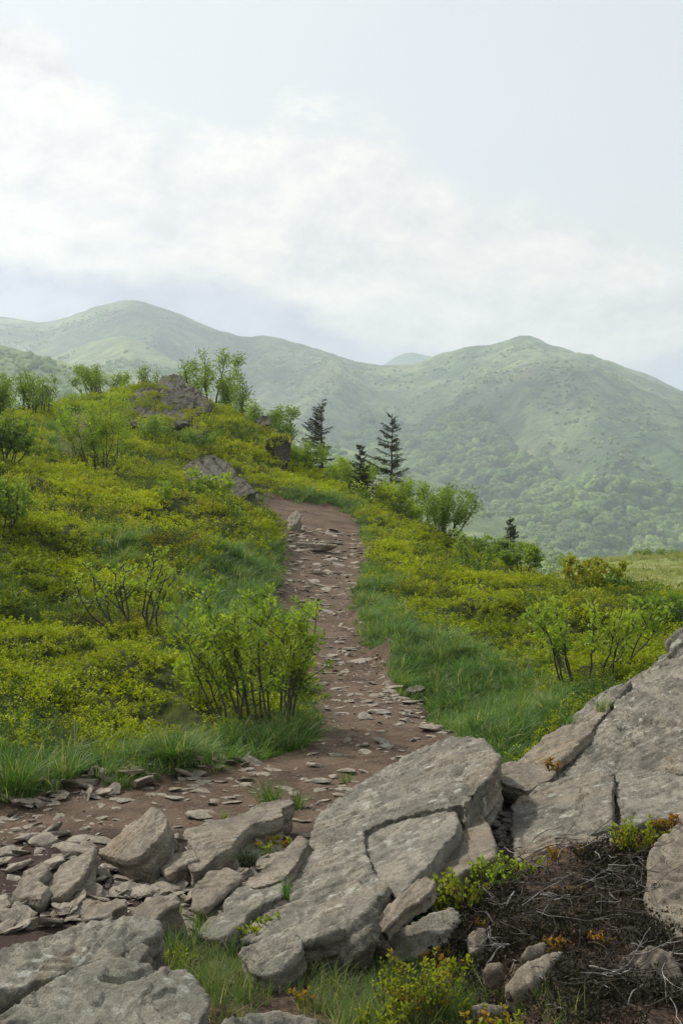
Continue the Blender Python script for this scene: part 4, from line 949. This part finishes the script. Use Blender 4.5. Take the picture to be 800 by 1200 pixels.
zone(58, [(60,1060),(112,1005),(170,1005),(215,985),(230,1015),(290,1020),(260,1050),(232,1085),(180,1072),(120,1074),(60,1090)], 14, 40, 'angular stone in the rubble heap', 'rubble between the path and the slabs', 18, flat=1.2, tilt=.4, sink=.05)
zone(5, [(330,925),(400,925),(360,975),(290,1000)], 6, 20, 'stone beside the broad grey slab', 'stones beside the slab edge', 19)
zone(8, [(556,930),(596,928),(600,960),(598,1005),(580,1010),(570,960)], 6, 17, 'brown stone in the slab gap', 'stones in the gap between the slabs', 20)
zone(3, [(396,1098),(442,1096),(440,1125),(400,1115)], 4, 11, 'pebble below the slim propped stone', 'pebbles below the propped stone', 21)
# fine gravel
gw = np.clip(pm*1.2, 0, 1)*(DG < 26)*seen*(.25+np.clip(fbm2(XG*1.7, DG*1.7, 4)*2.5+.3, 0, 1))*(1-.7*soil)
gv = sample(gw*(DG > 3.6), .042+.0035*DG, (-80, 880), (3.6, 26))
gsz = (.010+.0009*gv[:, 1])*(.5+rng.random(len(gv))**3*2.8)
scatter('gravel', 'small gravel strewn over the dirt path', gv, sprot[:8], gsz*1.3, tilt=.3)
heap = sample(in_poly(UG, VG, [(60,1070),(112,1005),(215,975),(340,985),(330,1050),(232,1100),(100,1085)]).astype(float)*(DG < 8), .028, dlim=(3.6, 9))
scatter('gravel', 'coarse broken gravel between the rubble stones', heap, sprot[:8], .02+.035*rng.random(len(heap))**2, tilt=.4)
rub = sample(in_poly(UG, VG, [(60,1070),(112,1005),(215,975),(340,985),(330,1050),(232,1100),(100,1085)]).astype(float)*(DG < 8), .07, dlim=(3.6, 9))
rub_b = sample(in_poly(UG, VG, [(-40,990),(60,975),(115,990),(70,1060),(60,1095),(-40,1100)]).astype(float)*(DG < 8)*np.clip(.4+2*fbm2(XG*3, DG*3, 3), 0, 1), .10, (-80, 700), (3.6, 9))
rub_c = sample(in_poly(UG, VG, [(-40,925),(130,900),(215,893),(300,885),(300,900),(210,915),(130,928),(60,948),(-40,965)]).astype(float)*(DG < 9.5), .11, (-80, 700), (5, 10))
rub = np.concatenate([rub, rub_b, rub_c]); rub[:, 2] += .015
scatter('rubble', 'brown broken rubble between the larger stones', rub, sprot, (.07+.10*rng.random(len(rub)))[:, None]*np.array([[1, 1, .8]]), tilt=.3)
rub2 = sample(np.clip(pm, 0, 1)*((VG > 600) & (DG < 26))*np.clip(.55+2.2*fbm2(XG*1.1+5, DG*1.1, 3), .1, 1), .085+.0055*DG, (-80, 700), (5, 26))
scatter('rubble', 'small flat stones strewn along the dirt path', rub2, sprot, np.array([[1.15, 1.15, .5]])*((.03+.0045*rub2[:, 1])*(.6+1.1*rng.random(len(rub2))))[:, None], tilt=.12)
gap = sample(in_poly(UG, VG, [(550,925),(600,925),(606,1005),(570,1012)]).astype(float)*(DG < 8.5), .035, dlim=(3.6, 9))
scatter('rubble', 'stone chips filling the gap between the slabs', gap, sprot, .035+.05*rng.random(len(gap)), tilt=.4)
print('GRAVEL', len(gv), len(heap))
# ---------------------------------------------------------------- shrubs and trees
def tubes(lines, rads, k=5):
    V, Fc, off = [], [], 0
    ang = np.arange(k)*2*math.pi/k; ca, sa = np.cos(ang), np.sin(ang)
    for p, r in zip(lines, rads):
        p = np.asarray(p); r = np.asarray(r); m = len(p)
        t = np.gradient(p, axis=0); t = unit(t)
        ref = np.array([1.0, 0, 0]) if abs(t[0, 0]) < .8 else np.array([0, 1.0, 0])
        a = unit(np.cross(t, ref)); b = np.cross(t, a)
        ring = p[:, None]+(a[:, None]*ca[None, :, None]+b[:, None]*sa[None, :, None])*r[:, None, None]
        V.append(ring.reshape(-1, 3)); i = np.arange(m-1)[:, None]*k+np.arange(k)[None]; j = np.arange(m-1)[:, None]*k+(np.arange(k)[None]+1) % k
        Fc.append(np.stack([i, j, j+k, i+k], -1).reshape(-1, 4)+off); off += m*k
    return np.concatenate(V), np.concatenate(Fc)
def grow(g, p, d, L, n, wig, upw, r0, r1):
    pts = [p]; d = unit(d)
    for i in range(n):
        d = unit(d+g.normal(0, wig, 3)+np.array([0, 0, upw])); pts.append(pts[-1]+d*L/n)
    return np.array(pts), np.linspace(r0, r1, n+1)
def shrub(label, u, base_v, top_v, wpx, d=None, stems=12, leaf=1.0, lsize=.035, seed=0, mat='shrub', name='shrub', cat='shrub', group=None, bare=.25, lean=0.0, thick=1.0, clear=True, twigs=5, upright=False):
    g = np.random.default_rng(seed)
    if d is None: p = hit(u, base_v)
    else: x = (u-CU)/F*d; p = np.array([x, d, float(zat(x, d))])
    d = p[1]; H = (EYE+(HV-top_v)/F*d-p[2])*1.06; W = wpx*d/F*1.15
    if group in ('bushes along the right crest',): W *= 1.0; H *= 1.1
    if H <= .05: print('LOW', label, H); H = .3
    root = empty(name, (p[0], p[1], p[2]-.03)); tag(root, label, cat, group)
    lines, rads, anchors = [], [], []
    for s in range(stems):
        a = g.uniform(0, 6.283); q = math.sqrt(g.random())
        b = np.array([math.cos(a)*q*W*.36+g.normal(0, .04*W), math.sin(a)*q*W*.36, 0])
        out_ = np.array([math.cos(a)*W*.5*q, math.sin(a)*W*.5*q, H*(1.02-.22*q*q)*(.72+.3*g.random() if s else 1)])
        out_[0] += lean*H
        L = np.linalg.norm(out_)
        l, r = grow(g, b, out_/L*np.array([.75, .75, 1]) + 0 if not upright else out_/L, L*1.02, 9, .17, .02, .0075*thick*(H/.9)**.6, .002*thick)
        # steer the end to its target
        l = l+(np.linspace(0, 1, 10)**1.4)[:, None]*(b+out_-l[-1])
        lines.append(l); rads.append(r)
        for k in range(twigs):
            t = bare+(1-bare)*g.random(); i = min(8, int(t*9)); f_ = t*9-i; st = l[i]*(1-f_)+l[i+1]*f_
            aa = g.uniform(0, 6.283); dirn = np.array([math.cos(aa), math.sin(aa), g.uniform(.3, 1.1)])
            Lb = H*g.uniform(.12, .3)*(1.2-.6*t)*(1 if not upright else .8)
            l2, r2 = grow(g, st, dirn, Lb, 4, .14, .06, .0045*thick, .0015*thick)
            lines.append(l2); rads.append(r2)
            for q_ in l2[1:]: anchors.append((q_, unit(l2[-1]-l2[0])))
            anchors.append((l2[-1], unit(l2[-1]-l2[0])))
        for q_ in (l[3:] if upright else l[5:]): anchors.append((q_, unit(l[-1]-l[-3])))
    v, f = tubes(lines, rads, 5)
    obj('stem', mesh_np('stem', v, f, M['bark'], True), root)
    A_ = np.array([a[0] for a in anchors]); Dn = np.array([a[1] for a in anchors])
    spread_ = lsize*.45
    if d > 24: leaf *= 1.9; spread_ = lsize*.8; lsize *= .72
    A_ok = A_[:, 2] > H*bare*.75; A_, Dn = A_[A_ok], Dn[A_ok]
    n = int(len(A_)*8*leaf); k = g.integers(0, len(A_), n)
    # each anchor carries a small spray
    sz = lsize*(.6+.7*g.random(n))
    dirs = unit(Dn[k]*.6+g.normal(0, .8, (n, 3))*[1, 1, .6]+[0, 0, .15])
    c = A_[k]+g.normal(0, spread_, (n, 3))
    lv_, lf_ = leaves(c, dirs, sz, sz*.42, .15, g)
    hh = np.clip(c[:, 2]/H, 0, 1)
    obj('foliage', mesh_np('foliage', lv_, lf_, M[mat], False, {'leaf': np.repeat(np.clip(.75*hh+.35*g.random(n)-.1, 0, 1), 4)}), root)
    return root
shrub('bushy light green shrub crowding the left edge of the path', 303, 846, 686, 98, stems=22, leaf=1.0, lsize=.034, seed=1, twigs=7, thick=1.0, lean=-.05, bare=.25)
shrub('low outlying branch clump left of the big path shrub', 238, 822, 762, 55, stems=6, leaf=.9, lsize=.035, seed=2, twigs=4)
shrub('dark stemmed thin shrub in the bilberry left of the grass strip', 156, 738, 642, 76, stems=11, leaf=.45, lsize=.034, seed=3, thick=1.6, bare=.35, lean=-.05)
shrub('thin leggy shrub with pale leafy tips on the right slope above the boulder', 688, 796, 696, 108, stems=14, leaf=.6, lsize=.040, seed=4, thick=1.3, bare=.3)
shrub('many stemmed small tree in front of the side path on the left', 120, 553, 458, 64, stems=12, leaf=1.0, lsize=.062, seed=5, thick=1.1, bare=.28, upright=True, twigs=9)
GB = 'bushes along the left crest'
shrub('round bush on the skyline left of the rocky hump', 121, None, 430, 46, d=47, stems=16, leaf=.6, lsize=.10, seed=6, mat='shrub_far', thick=2.2, group=GB)
shrub('airy bush on the skyline at the left, fuller of the pair', 28, None, 432, 34, d=36.5, stems=9, leaf=.6, lsize=.085, seed=7, mat='shrub_far', thick=2, group=GB, bare=.2)
shrub('airy bush on the skyline at the left, slimmer of the pair', 47, None, 434, 28, d=36, stems=8, leaf=.55, lsize=.085, seed=8, mat='shrub_far', thick=2, group=GB, bare=.3)
shrub('leafy bush cut by the left border on the skyline', -4, None, 448, 40, d=34, stems=12, leaf=.8, lsize=.085, seed=9, mat='shrub_far', thick=2, group=GB)
shrub('dark leafy bush at the left border below the skyline', 0, 545, 478, 44, stems=14, leaf=.8, lsize=.075, seed=10, mat='shrub_far', thick=1.6, group=GB)
shrub('blue green bush at the left border halfway down the slope', 2, 625, 560, 36, stems=12, leaf=.8, lsize=.055, seed=11, mat='shrub_far', thick=1.3, group=GB)
shrub('low bush in the gap between the left skyline bushes', 72, None, 462, 26, d=42, stems=6, leaf=.5, lsize=.09, seed=12, mat='shrub_far', thick=1.8, group=GB)
GH = 'saplings on the rocky hump'
shrub('tallest leafy sapling rising behind the summit rocks', 243, None, 408, 38, d=46.5, stems=6, leaf=.7, lsize=.12, seed=13, mat='shrub_far', thick=2.6, group=GH, upright=True, twigs=8)
shrub('shorter leafy sapling right of the tallest one on the hump', 264, None, 444, 26, d=46, stems=5, leaf=.6, lsize=.12, seed=14, mat='shrub_far', thick=2.4, group=GH, upright=True, twigs=7)
shrub('slender lone sapling standing clear on the crest', 291, None, 440, 15, d=44, stems=2, leaf=.7, lsize=.12, seed=15, mat='shrub_far', thick=2.4, group=GH, upright=True, twigs=9)
shrub('low bush at the foot of the slender sapling', 307, None, 473, 24, d=42, stems=6, leaf=.7, lsize=.11, seed=16, mat='shrub_far', thick=1.8, group=GH)
shrub('leaning sapling just past the dark overhanging rock', 336, None, 483, 22, d=40, stems=3, leaf=.6, lsize=.11, seed=17, mat='shrub_far', thick=2.2, group=GH, upright=True, twigs=8)
shrub('wispy twiggy bush on top of the hump left of the summit rocks', 177, None, 430, 24, d=45.5, stems=6, leaf=.35, lsize=.09, seed=18, mat='shrub_far', thick=1.6, group=GH)
shrub('small seedling in front of the ribbed slab', 247, 588, 546, 22, stems=3, leaf=.6, lsize=.07, seed=19, thick=1.1, group=GH, twigs=5)
shrub('tiny seedling left of the ribbed slab', 193, 596, 566, 12, stems=2, leaf=.6, lsize=.06, seed=20, thick=1, group=GH, twigs=5)
shrub('low bush on the moss below the summit rocks', 182, 522, 488, 30, stems=6, leaf=.5, lsize=.09, seed=21, mat='shrub_far', thick=1.4, group=GH)
shrub('low spreading bush right of centre on the moss hump', 234, 530, 503, 36, stems=7, leaf=.5, lsize=.08, seed=22, mat='shrub_far', thick=1.2, group=GH)
GR = 'bushes along the right crest'
def cd(u): 
    i = int(np.interp(u, UU, np.arange(len(UU)))); c = np.where((DG[i] < 44) & (DG[i] > 12), VG[i], 1e9); return float(DD[np.argmin(c)])
shrub('loose pale bush beneath the first spruce', 352, None, 522, 40, d=cd(352)-1.5, stems=9, leaf=.7, lsize=.085, seed=23, mat='shrub_far', thick=1.6, group=GR)
shrub('bright green bush between the first and second spruce', 411, None, 542, 42, d=cd(411)+.2, stems=12, leaf=.95, lsize=.085, seed=24, mat='shrub', thick=1.6, group=GR)
shrub('bright dense bush in front of the one sided spruce', 460, None, 566, 44, d=cd(460)+.2, stems=13, leaf=1.0, lsize=.08, seed=25, mat='shrub', thick=1.6, group=GR)
shrub('darker tall bush at the right end of the crest bushes', 513, None, 574, 52, d=cd(513)+.3, stems=15, leaf=.8, lsize=.075, seed=26, mat='shrub_far', thick=1.8, group=GR, upright=True)
shrub('low leafy bush filling the gap left of the darker tall bush', 482, None, 590, 34, d=cd(482)-.2, stems=9, leaf=.9, lsize=.075, seed=27, mat='shrub', thick=1.5, group=GR)
shrub('thin upright bush on the slope right of the crest bushes', 551, 674, 624, 30, stems=6, leaf=.45, lsize=.06, seed=28, mat='shrub_far', thick=1.3, group=GR, upright=True)
shrub('low bush left of the little spruce', 580, None, 634, 28, d=cd(580)-.3, stems=8, leaf=.8, lsize=.07, seed=29, mat='shrub_far', thick=1.3, group=GR)
shrub('low bush right of the little spruce', 612, None, 642, 24, d=cd(612)-.3, stems=8, leaf=.8, lsize=.07, seed=30, mat='shrub_far', thick=1.3, group=GR)
shrub('small bush on the crest halfway to the meadow shoulder', 651, 680, 655, 22, stems=6, leaf=.5, lsize=.06, seed=31, mat='shrub_far', thick=1.1, group=GR)
shrub('yellow and rust leaved bush before the sunny meadow', 688, 697, 656, 42, stems=10, leaf=.7, lsize=.06, seed=32, mat='sprig', thick=1.3, group=GR)
shrub('sparse bush right of the rust leaved bush', 735, 695, 676, 28, stems=6, leaf=.5, lsize=.055, seed=33, mat='shrub_far', thick=1.1, group=GR)
shrub('small grey green bush near the right border', 768, 722, 698, 24, stems=6, leaf=.6, lsize=.05, seed=34, mat='shrub_far', thick=1.1, group=GR)
shrub('bare twiggy bush at the right border', 794, 735, 700, 20, stems=7, leaf=.15, lsize=.05, seed=35, mat='shrub_far', thick=1.2, group=GR)
shrub('small round bush far out on the meadow shoulder', 770, None, 648, 26, d=83, stems=10, leaf=.7, lsize=.16, seed=36, mat='shrub_far', thick=2, group=GR)

def spruce(label, u, top_v, wpx, d, seed, left=1.0, right=1.0, fill=1.0, group='spruces on the right crest', mat='spruce'):
    g = np.random.default_rng(seed); x = (u-CU)/F*d; z = float(zat(x, d)); H = EYE+(HV-top_v)/F*d-z; W = wpx*d/F*.5
    root = empty('spruce_tree', (x, d, z-.03)); tag(root, label, 'tree', group)
    tr = [(0, 0, 0)]
    for i in range(1, 13): tr.append((g.normal(0, .012)*H*.5, g.normal(0, .012)*H*.3, H*i/12))
    tr = np.array(tr); v, f = tubes([tr], [np.linspace(.05, .006, 13)*(H/3.0)**.7], 7)
    obj('trunk', mesh_np('trunk', v, f, M['bark'], True), root)
    lines, rads, cs, ds, ls = [], [], [], [], []
    t = .06
    while t < .985:
        m = g.integers(3, 6) if t < .85 else g.integers(2, 4)
        for k in range(m):
            a = g.uniform(0, 6.283); sx_ = math.cos(a)
            side = left if sx_ < 0 else right
            L = W*(1.08-t)**.75*side*g.uniform(.45, 1.1)
            if g.random() > .92*fill: continue
            p0 = np.array([np.interp(t*H, tr[:, 2], tr[:, 0]), np.interp(t*H, tr[:, 2], tr[:, 1]), t*H+g.normal(0, .02)])
            dirn = np.array([math.cos(a), math.sin(a), .55*t-.05+g.normal(0, .12)])
            l, r = grow(g, p0, dirn, max(L, .06), 6, .06, -.02+.06*t, .009, .003); lines.append(l); rads.append(r)
            # needle bearing twigs hanging both sides
            nt_ = max(4, int(L/.035))
            for q in range(nt_):
                s = (q+.6)/nt_; i = min(5, int(s*6)); c0 = l[i]*(1-(s*6-i))+l[i+1]*(s*6-i)
                bd = unit(l[-1]-l[0])
                for sg in (-1, 1):
                    tw = unit(bd*.7+sg*np.cross(bd, [0, 0, 1])*g.uniform(.4, .9)+np.array([0, 0, g.uniform(-.5, .1)]))
                    tl = L*.28*(1.15-s)*g.uniform(.5, 1.2)+.04
                    nn_ = max(4, int(tl/.020))
                    for w_ in range(nn_):
                        cs.append(c0+tw*tl*w_/nn_); ds.append(unit(tw*.8+g.normal(0, .55, 3))); ls.append(g.uniform(.022, .042))
        t += g.uniform(.026, .052)
    v, f = tubes(lines, rads, 4); obj('branch', mesh_np('branch', v, f, M['bark'], True), root)
    cs, ds, ls = np.array(cs), np.array(ds), np.array(ls)
    v, f = leaves(cs, ds, ls*1.25, ls*.5, .1, g)
    obj('crown', mesh_np('crown', v, f, M[mat], False, {'leaf': np.repeat(g.random(len(cs)), 4)}), root)
    return root
spruce('dark narrow spruce with a bare leaning tip, leftmost on the crest', 377, 466, 70, cd(377)+.3, 1, left=1.15, right=.6, fill=.95)
spruce('shortest spruce standing between its two taller neighbours', 422, 520, 46, cd(422)+2, 2, left=.9, right=.9)
spruce('tall spruce with longer branches on its left side', 459, 483, 104, cd(458)+1.2, 3, left=1.05, right=.55, fill=1.05)
spruce('little spruce alone among low bushes near the meadow', 598, 606, 44, cd(598)-.8, 4, mat='spruce_young', fill=.8)

# ---------------------------------------------------------------- plants and twigs close by
def tuft(label, u, v, hpx, wpx, n=120, seed=0, mat='grass_thing', lean=.6, w=.0035, wind=(.05, 0), group=None, d=None, zoff=0.0):
    g = np.random.default_rng(seed); p = hit(u, v) if d is None else P(u, v, d); H = hpx*p[1]/F; W = wpx*p[1]/F
    vv, ff = blades(g, n, W*.22, H*.7, H*1.25, w, lean, wind, 6)
    o = obj('grass_tuft', mesh_np('grass_tuft', vv, ff, M[mat], True, {'leaf': np.repeat(g.random(n), 14)}))
    o.location = (p[0], p[1], p[2]-.01+zoff); tag(o, label, 'grass tuft', group); return o
GT = 'single grass tufts'
tuft('big arching tuft with pale shining blades at the back of the path', 205, 896, 52, 90, 260, 1, lean=.9, w=.006, wind=(-.1, 0), group=GT)
tuft('upright green tuft on the left at the path edge', 78, 918, 46, 60, 160, 2, lean=.6, w=.006, group=GT)
tuft('dense green tuft by the left border at the path edge', 22, 934, 60, 80, 240, 3, lean=.5, w=.006, group=GT)
tuft('dark green tuft under the left side of the path shrub', 268, 876, 40, 60, 160, 4, lean=.7, w=.0055, group=GT)
tuft('dark green tuft under the right side of the path shrub', 345, 862, 42, 60, 160, 5, lean=.7, w=.0055, group=GT)
tuft('spiky tuft with straw coloured blades alone on the lower path', 316, 950, 42, 50, 170, 6, lean=.5, w=.0035, wind=(-.12, 0), group=GT)
tuft('smaller green tuft just right of the straw coloured one', 348, 950, 28, 36, 90, 7, lean=.5, w=.0035, group=GT)
tuft('sparse tuft springing from the crack of the broad grey slab', 335, 1052, 30, 22, 40, 8, lean=.5, w=.0025, d=5.15, group=GT)
tuft('little tuft at the pale ridge of stone in the path', 262, 960, 18, 12, 20, 9, lean=.4, w=.003, group=GT)
tuft('small tuft where the broad slab meets the small tan slab', 581, 918, 22, 34, 70, 10, lean=.6, w=.0028, group=GT, d=6.9)
tuft('dry grass growing on the grey ledge by the boulder', 664, 846, 16, 46, 110, 11, lean=.9, w=.0028, d=7.2, group=GT)
tuft('dry grass in the dark crack of the huge boulder', 705, 832, 22, 30, 70, 12, lean=.7, w=.0028, d=7.25, group=GT)
tuft('wispy tuft beside the dark triangular stone', 405, 1085, 34, 40, 60, 13, lean=.6, w=.0022, group=GT, d=4.85)
tuft('tall thin blades beside the yellow sprig in front of the rubble', 205, 1124, 46, 36, 26, 14, lean=.35, w=.0035, group=GT)
tuft('tall thin blades before the cracked grey slab', 232, 1108, 44, 46, 40, 15, lean=.4, w=.003, group=GT)
tuft('brown dry tuft in the hollow of the lower left boulder', 22, 1160, 26, 56, 90, 16, lean=.9, w=.0025, group=GT)
tuft('green tuft on the path edge below the pale stone', 140, 925, 22, 34, 60, 17, lean=.5, w=.004, group=GT)
tuft('short tuft at the top left edge of the broad grey slab', 405, 918, 20, 30, 50, 18, lean=.5, w=.003, group=GT)
tuft('dark mossy tuft in the hollow beside the cracked slab', 290, 1012, 26, 44, 200, 19, mat='spruce', lean=1.0, w=.003, group=GT, d=5.6)
tuft('grey dry tuft in front of the low rock under the hollow', 520, 1092, 30, 60, 120, 20, lean=.8, w=.0022, group=GT, d=4.75)

def sprig(label, u, v, hpx, wpx, n=14, seed=0, mat='sprig', group='leafy sprigs in the foreground', d=None, ll=.017, dens=1.15, orange=False):
    g = np.random.default_rng(seed); p = hit(u, v) if d is None else P(u, v, d); H = hpx*p[1]/F; W = wpx*p[1]/F
    root = empty('bilberry_sprig', (p[0], p[1], p[2]-.005)); tag(root, label, 'plant', group)
    lines, rads, C_, D_ = [], [], [], []
    for i in range(n):
        a = g.uniform(0, 6.283); q = math.sqrt(g.random()); b = np.array([math.cos(a)*q*W*.42, math.sin(a)*q*W*.3, 0])
        h = H*g.uniform(.5, 1.0)*(1-.25*q); l, r = grow(g, b, np.array([math.cos(a)*q*.5, math.sin(a)*q*.4, 1]), h, 6, .14, .08, .0022, .001)
        lines.append(l); rads.append(r)
        k = int(max(8, h/.0048)*dens)
        s = np.clip(g.random(k)**.75*6, 0, 5.999); ii = s.astype(int); fr = (s-ii)[:, None]
        C_.append(l[ii]*(1-fr)+l[ii+1]*fr+g.normal(0, .003, (k, 3))); D_.append(unit(g.normal(0, 1, (k, 3))*[1, 1, .5]+[0, 0, .7]))
    v_, f_ = tubes(lines, rads, 4); obj('stem', mesh_np('stem', v_, f_, M['dead_dark'], True), root)
    c = np.concatenate(C_); dd_ = np.concatenate(D_); m = len(c)
    v_, f_ = leaves(c, dd_, ll*(.6+.8*g.random(m)), ll*.6*(.6+.8*g.random(m)), .2, g)
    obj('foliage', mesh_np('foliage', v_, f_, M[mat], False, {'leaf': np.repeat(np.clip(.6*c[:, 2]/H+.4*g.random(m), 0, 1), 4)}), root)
    return root
M['sprig_orange'] = leaf_mat('orange_sprig_leaves', (.17, .16, .02), (.36, .17, .03), (.18, .07, .02), .4, .45, 9.0)
sprig('yellow green sprigs between tall blades in front of the rubble', 200, 1140, 36, 50, 14, 1)
sprig('row of yellow sprigs behind the nested grey stone', 322, 1098, 28, 74, 22, 2, d=4.9)
sprig('yellow sprigs at the left end of the nested stone', 292, 1106, 26, 24, 9, 3, d=4.85)
sprig('small yellow plant between the pale ridge and the broad slab', 325, 996, 22, 22, 10, 4, d=6.1)
sprig('second small yellow plant nearer the broad slab', 308, 1002, 22, 20, 8, 5, d=6.0)
sprig('orange sprig at the foot of the huge boulder', 647, 903, 20, 16, 7, 6, mat='sprig_orange', d=6.75)
sprig('thick yellow green sprigs on the left shoulder of the heather bank', 535, 1062, 50, 66, 34, 7, d=4.95)
sprig('green sprigs hanging over the top of the heather bank', 580, 1036, 44, 70, 34, 8, mat='shrub', d=5.1)
sprig('pale sprigs along the orange edged stone band', 622, 1024, 24, 50, 16, 9, d=5.2)
sprig('yellow green sprigs beside the rounded tan boulder', 745, 992, 40, 56, 30, 10, d=5.2)
sprig('orange tipped sprigs right of the yellow ones by the tan boulder', 778, 970, 22, 32, 12, 11, mat='sprig_orange', d=5.25)
sprig('rust red sprigs on the crest of the heather bank', 680, 1004, 20, 34, 10, 12, mat='sprig_orange', d=5.3)
sprig('single orange sprig on the crest of the heather bank', 648, 1008, 24, 16, 6, 13, mat='sprig_orange', d=5.25)
sprig('single orange sprig in the middle of the bare twigs', 676, 1056, 22, 14, 6, 14, mat='sprig_orange')
sprig('orange sprigs behind the oblong cream stone', 652, 1118, 26, 34, 12, 15, mat='sprig_orange')
sprig('orange sprigs left of the rounded cream stone', 703, 1112, 26, 28, 10, 16, mat='sprig_orange')
sprig('tall yellow green plant in front of the dark soil', 490, 1196, 92, 80, 46, 17, ll=.014)
sprig('yellow plant at the bottom border by the wet grass', 450, 1215, 50, 60, 24, 18)
sprig('orange green plant left of the pale half hidden stone', 512, 1140, 34, 36, 14, 19, mat='sprig_orange')
sprig('small orange sprig above the half hidden stone', 567, 1092, 20, 12, 5, 20, mat='sprig_orange')
sprig('yellow sprigs at the bottom border in front of the flat pale stone', 590, 1218, 40, 90, 22, 21)
sprig('rusty little plant at the bottom among wet grass', 354, 1180, 26, 24, 8, 22, mat='sprig_orange')
sprig('grey green sprigs on the left shoulder of the bank', 505, 1112, 30, 44, 18, 23, mat='shrub', d=4.7)
sprig('orange stained sprig below the grey split slab', 268, 1042, 16, 14, 6, 24, mat='sprig_orange', d=5.4)
sprig('yellow sprigs at the lowest part of the bank', 540, 1150, 36, 30, 10, 25)

def tangle(label, cu, cv, wpx, hpx, n, seed, pale=.3):
    pale *= .8
    g = np.random.default_rng(seed); n = int(n*.55); c = hit(cu, cv); root = empty('dead_heather', tuple(c)); tag(root, label, 'dead shrub', 'dead heather on the bank')
    for nm, mt, k, r0 in (('dark_branch', 'dead_dark', max(6, int(n*(1-min(pale, .8)))), .0018), ('bleached_branch', 'dead', max(6, int(n*pale)), .0021)):
        lines, rads = [], []
        for i in range(k):
            u, v = cu+float(np.clip(g.normal(0, .27), -.6, .6))*wpx, cv+float(np.clip(g.normal(0, .27), -.6, .6))*hpx
            p = hit(u, v); p[2] += g.uniform(0, .07)+.02
            a = g.normal(-.7, 1.1) if nm == 'dark_branch' else g.normal(-1.0, .9)
            dr = np.array([math.cos(a), math.sin(a)*.7, g.normal(.12, .28)]); L = g.uniform(.04, .18) if g.random() < .88 else g.uniform(.16, .32)
            l, r = grow(g, p, dr, L, 7, .22, -.02, r0*g.uniform(.6, 1.5), .0008)
            zz = zat(l[:, 0], l[:, 1])+.006; l[:, 2] = np.maximum(l[:, 2], zz)
            lines.append(l-c); rads.append(r)
            if g.random() < .6:
                j = g.integers(2, 6); l2, r2 = grow(g, l[j], unit(l[j+1]-l[j])+g.normal(0, .6, 3), L*.4, 5, .2, 0, r[j]*.7, .0007)
                lines.append(l2-c); rads.append(r2)
        v_, f_ = tubes(lines, rads, 5); obj(nm, mesh_np(nm, v_, f_, M[mt], True), root)
tangle('mat of dark bare heather stems along the top of the bank', 650, 1025, 190, 50, 150, 1, .18)
tangle('bundle of bleached twigs in the centre of the bank', 665, 1072, 150, 60, 150, 2, .35)
tangle('pale twigs falling beside the rounded tan boulder', 735, 1040, 60, 110, 90, 3, .4)
tangle('tangle of roots below the sprigs on the left of the bank', 590, 1075, 110, 60, 120, 4, .15)
tangle('grey sticks between the cream stones at the bottom of the bank', 680, 1160, 220, 90, 110, 5, .35)
tangle('sticks crossing the rounded cream stone', 755, 1150, 100, 90, 60, 6, .5)
tangle('branching white twig on the left of the soil', 580, 1130, 50, 40, 20, 7, 1.2)
# ---------------------------------------------------------------- the air
def haze():
    x0, x1, y0, y1, z0, z1 = -3500, 3500, -120, 5300, -270, 330
    v = [(x, y, z) for z in (z0, z1) for y in (y0, y1) for x in (x0, x1)]
    f = [(0, 2, 3, 1), (4, 5, 7, 6), (0, 1, 5, 4), (2, 6, 7, 3), (0, 4, 6, 2), (1, 3, 7, 5)]
    m, t = new_mat('summer_haze')
    vol = t.n('ShaderNodeVolumePrincipled', {'Color': (.82, .91, 1.0), 'Density': HAZE_D, 'Anisotropy': .5})
    t.n('ShaderNodeOutputMaterial', {'Volume': vol.outputs[0]})
    m.cycles.homogeneous_volume = True
    o = obj('haze', mesh_np('haze', v, f, m, False)); tag(o, 'thin pale blue air between the ridge and the mountains', kind='stuff')
HAZE_D = .00029
haze()
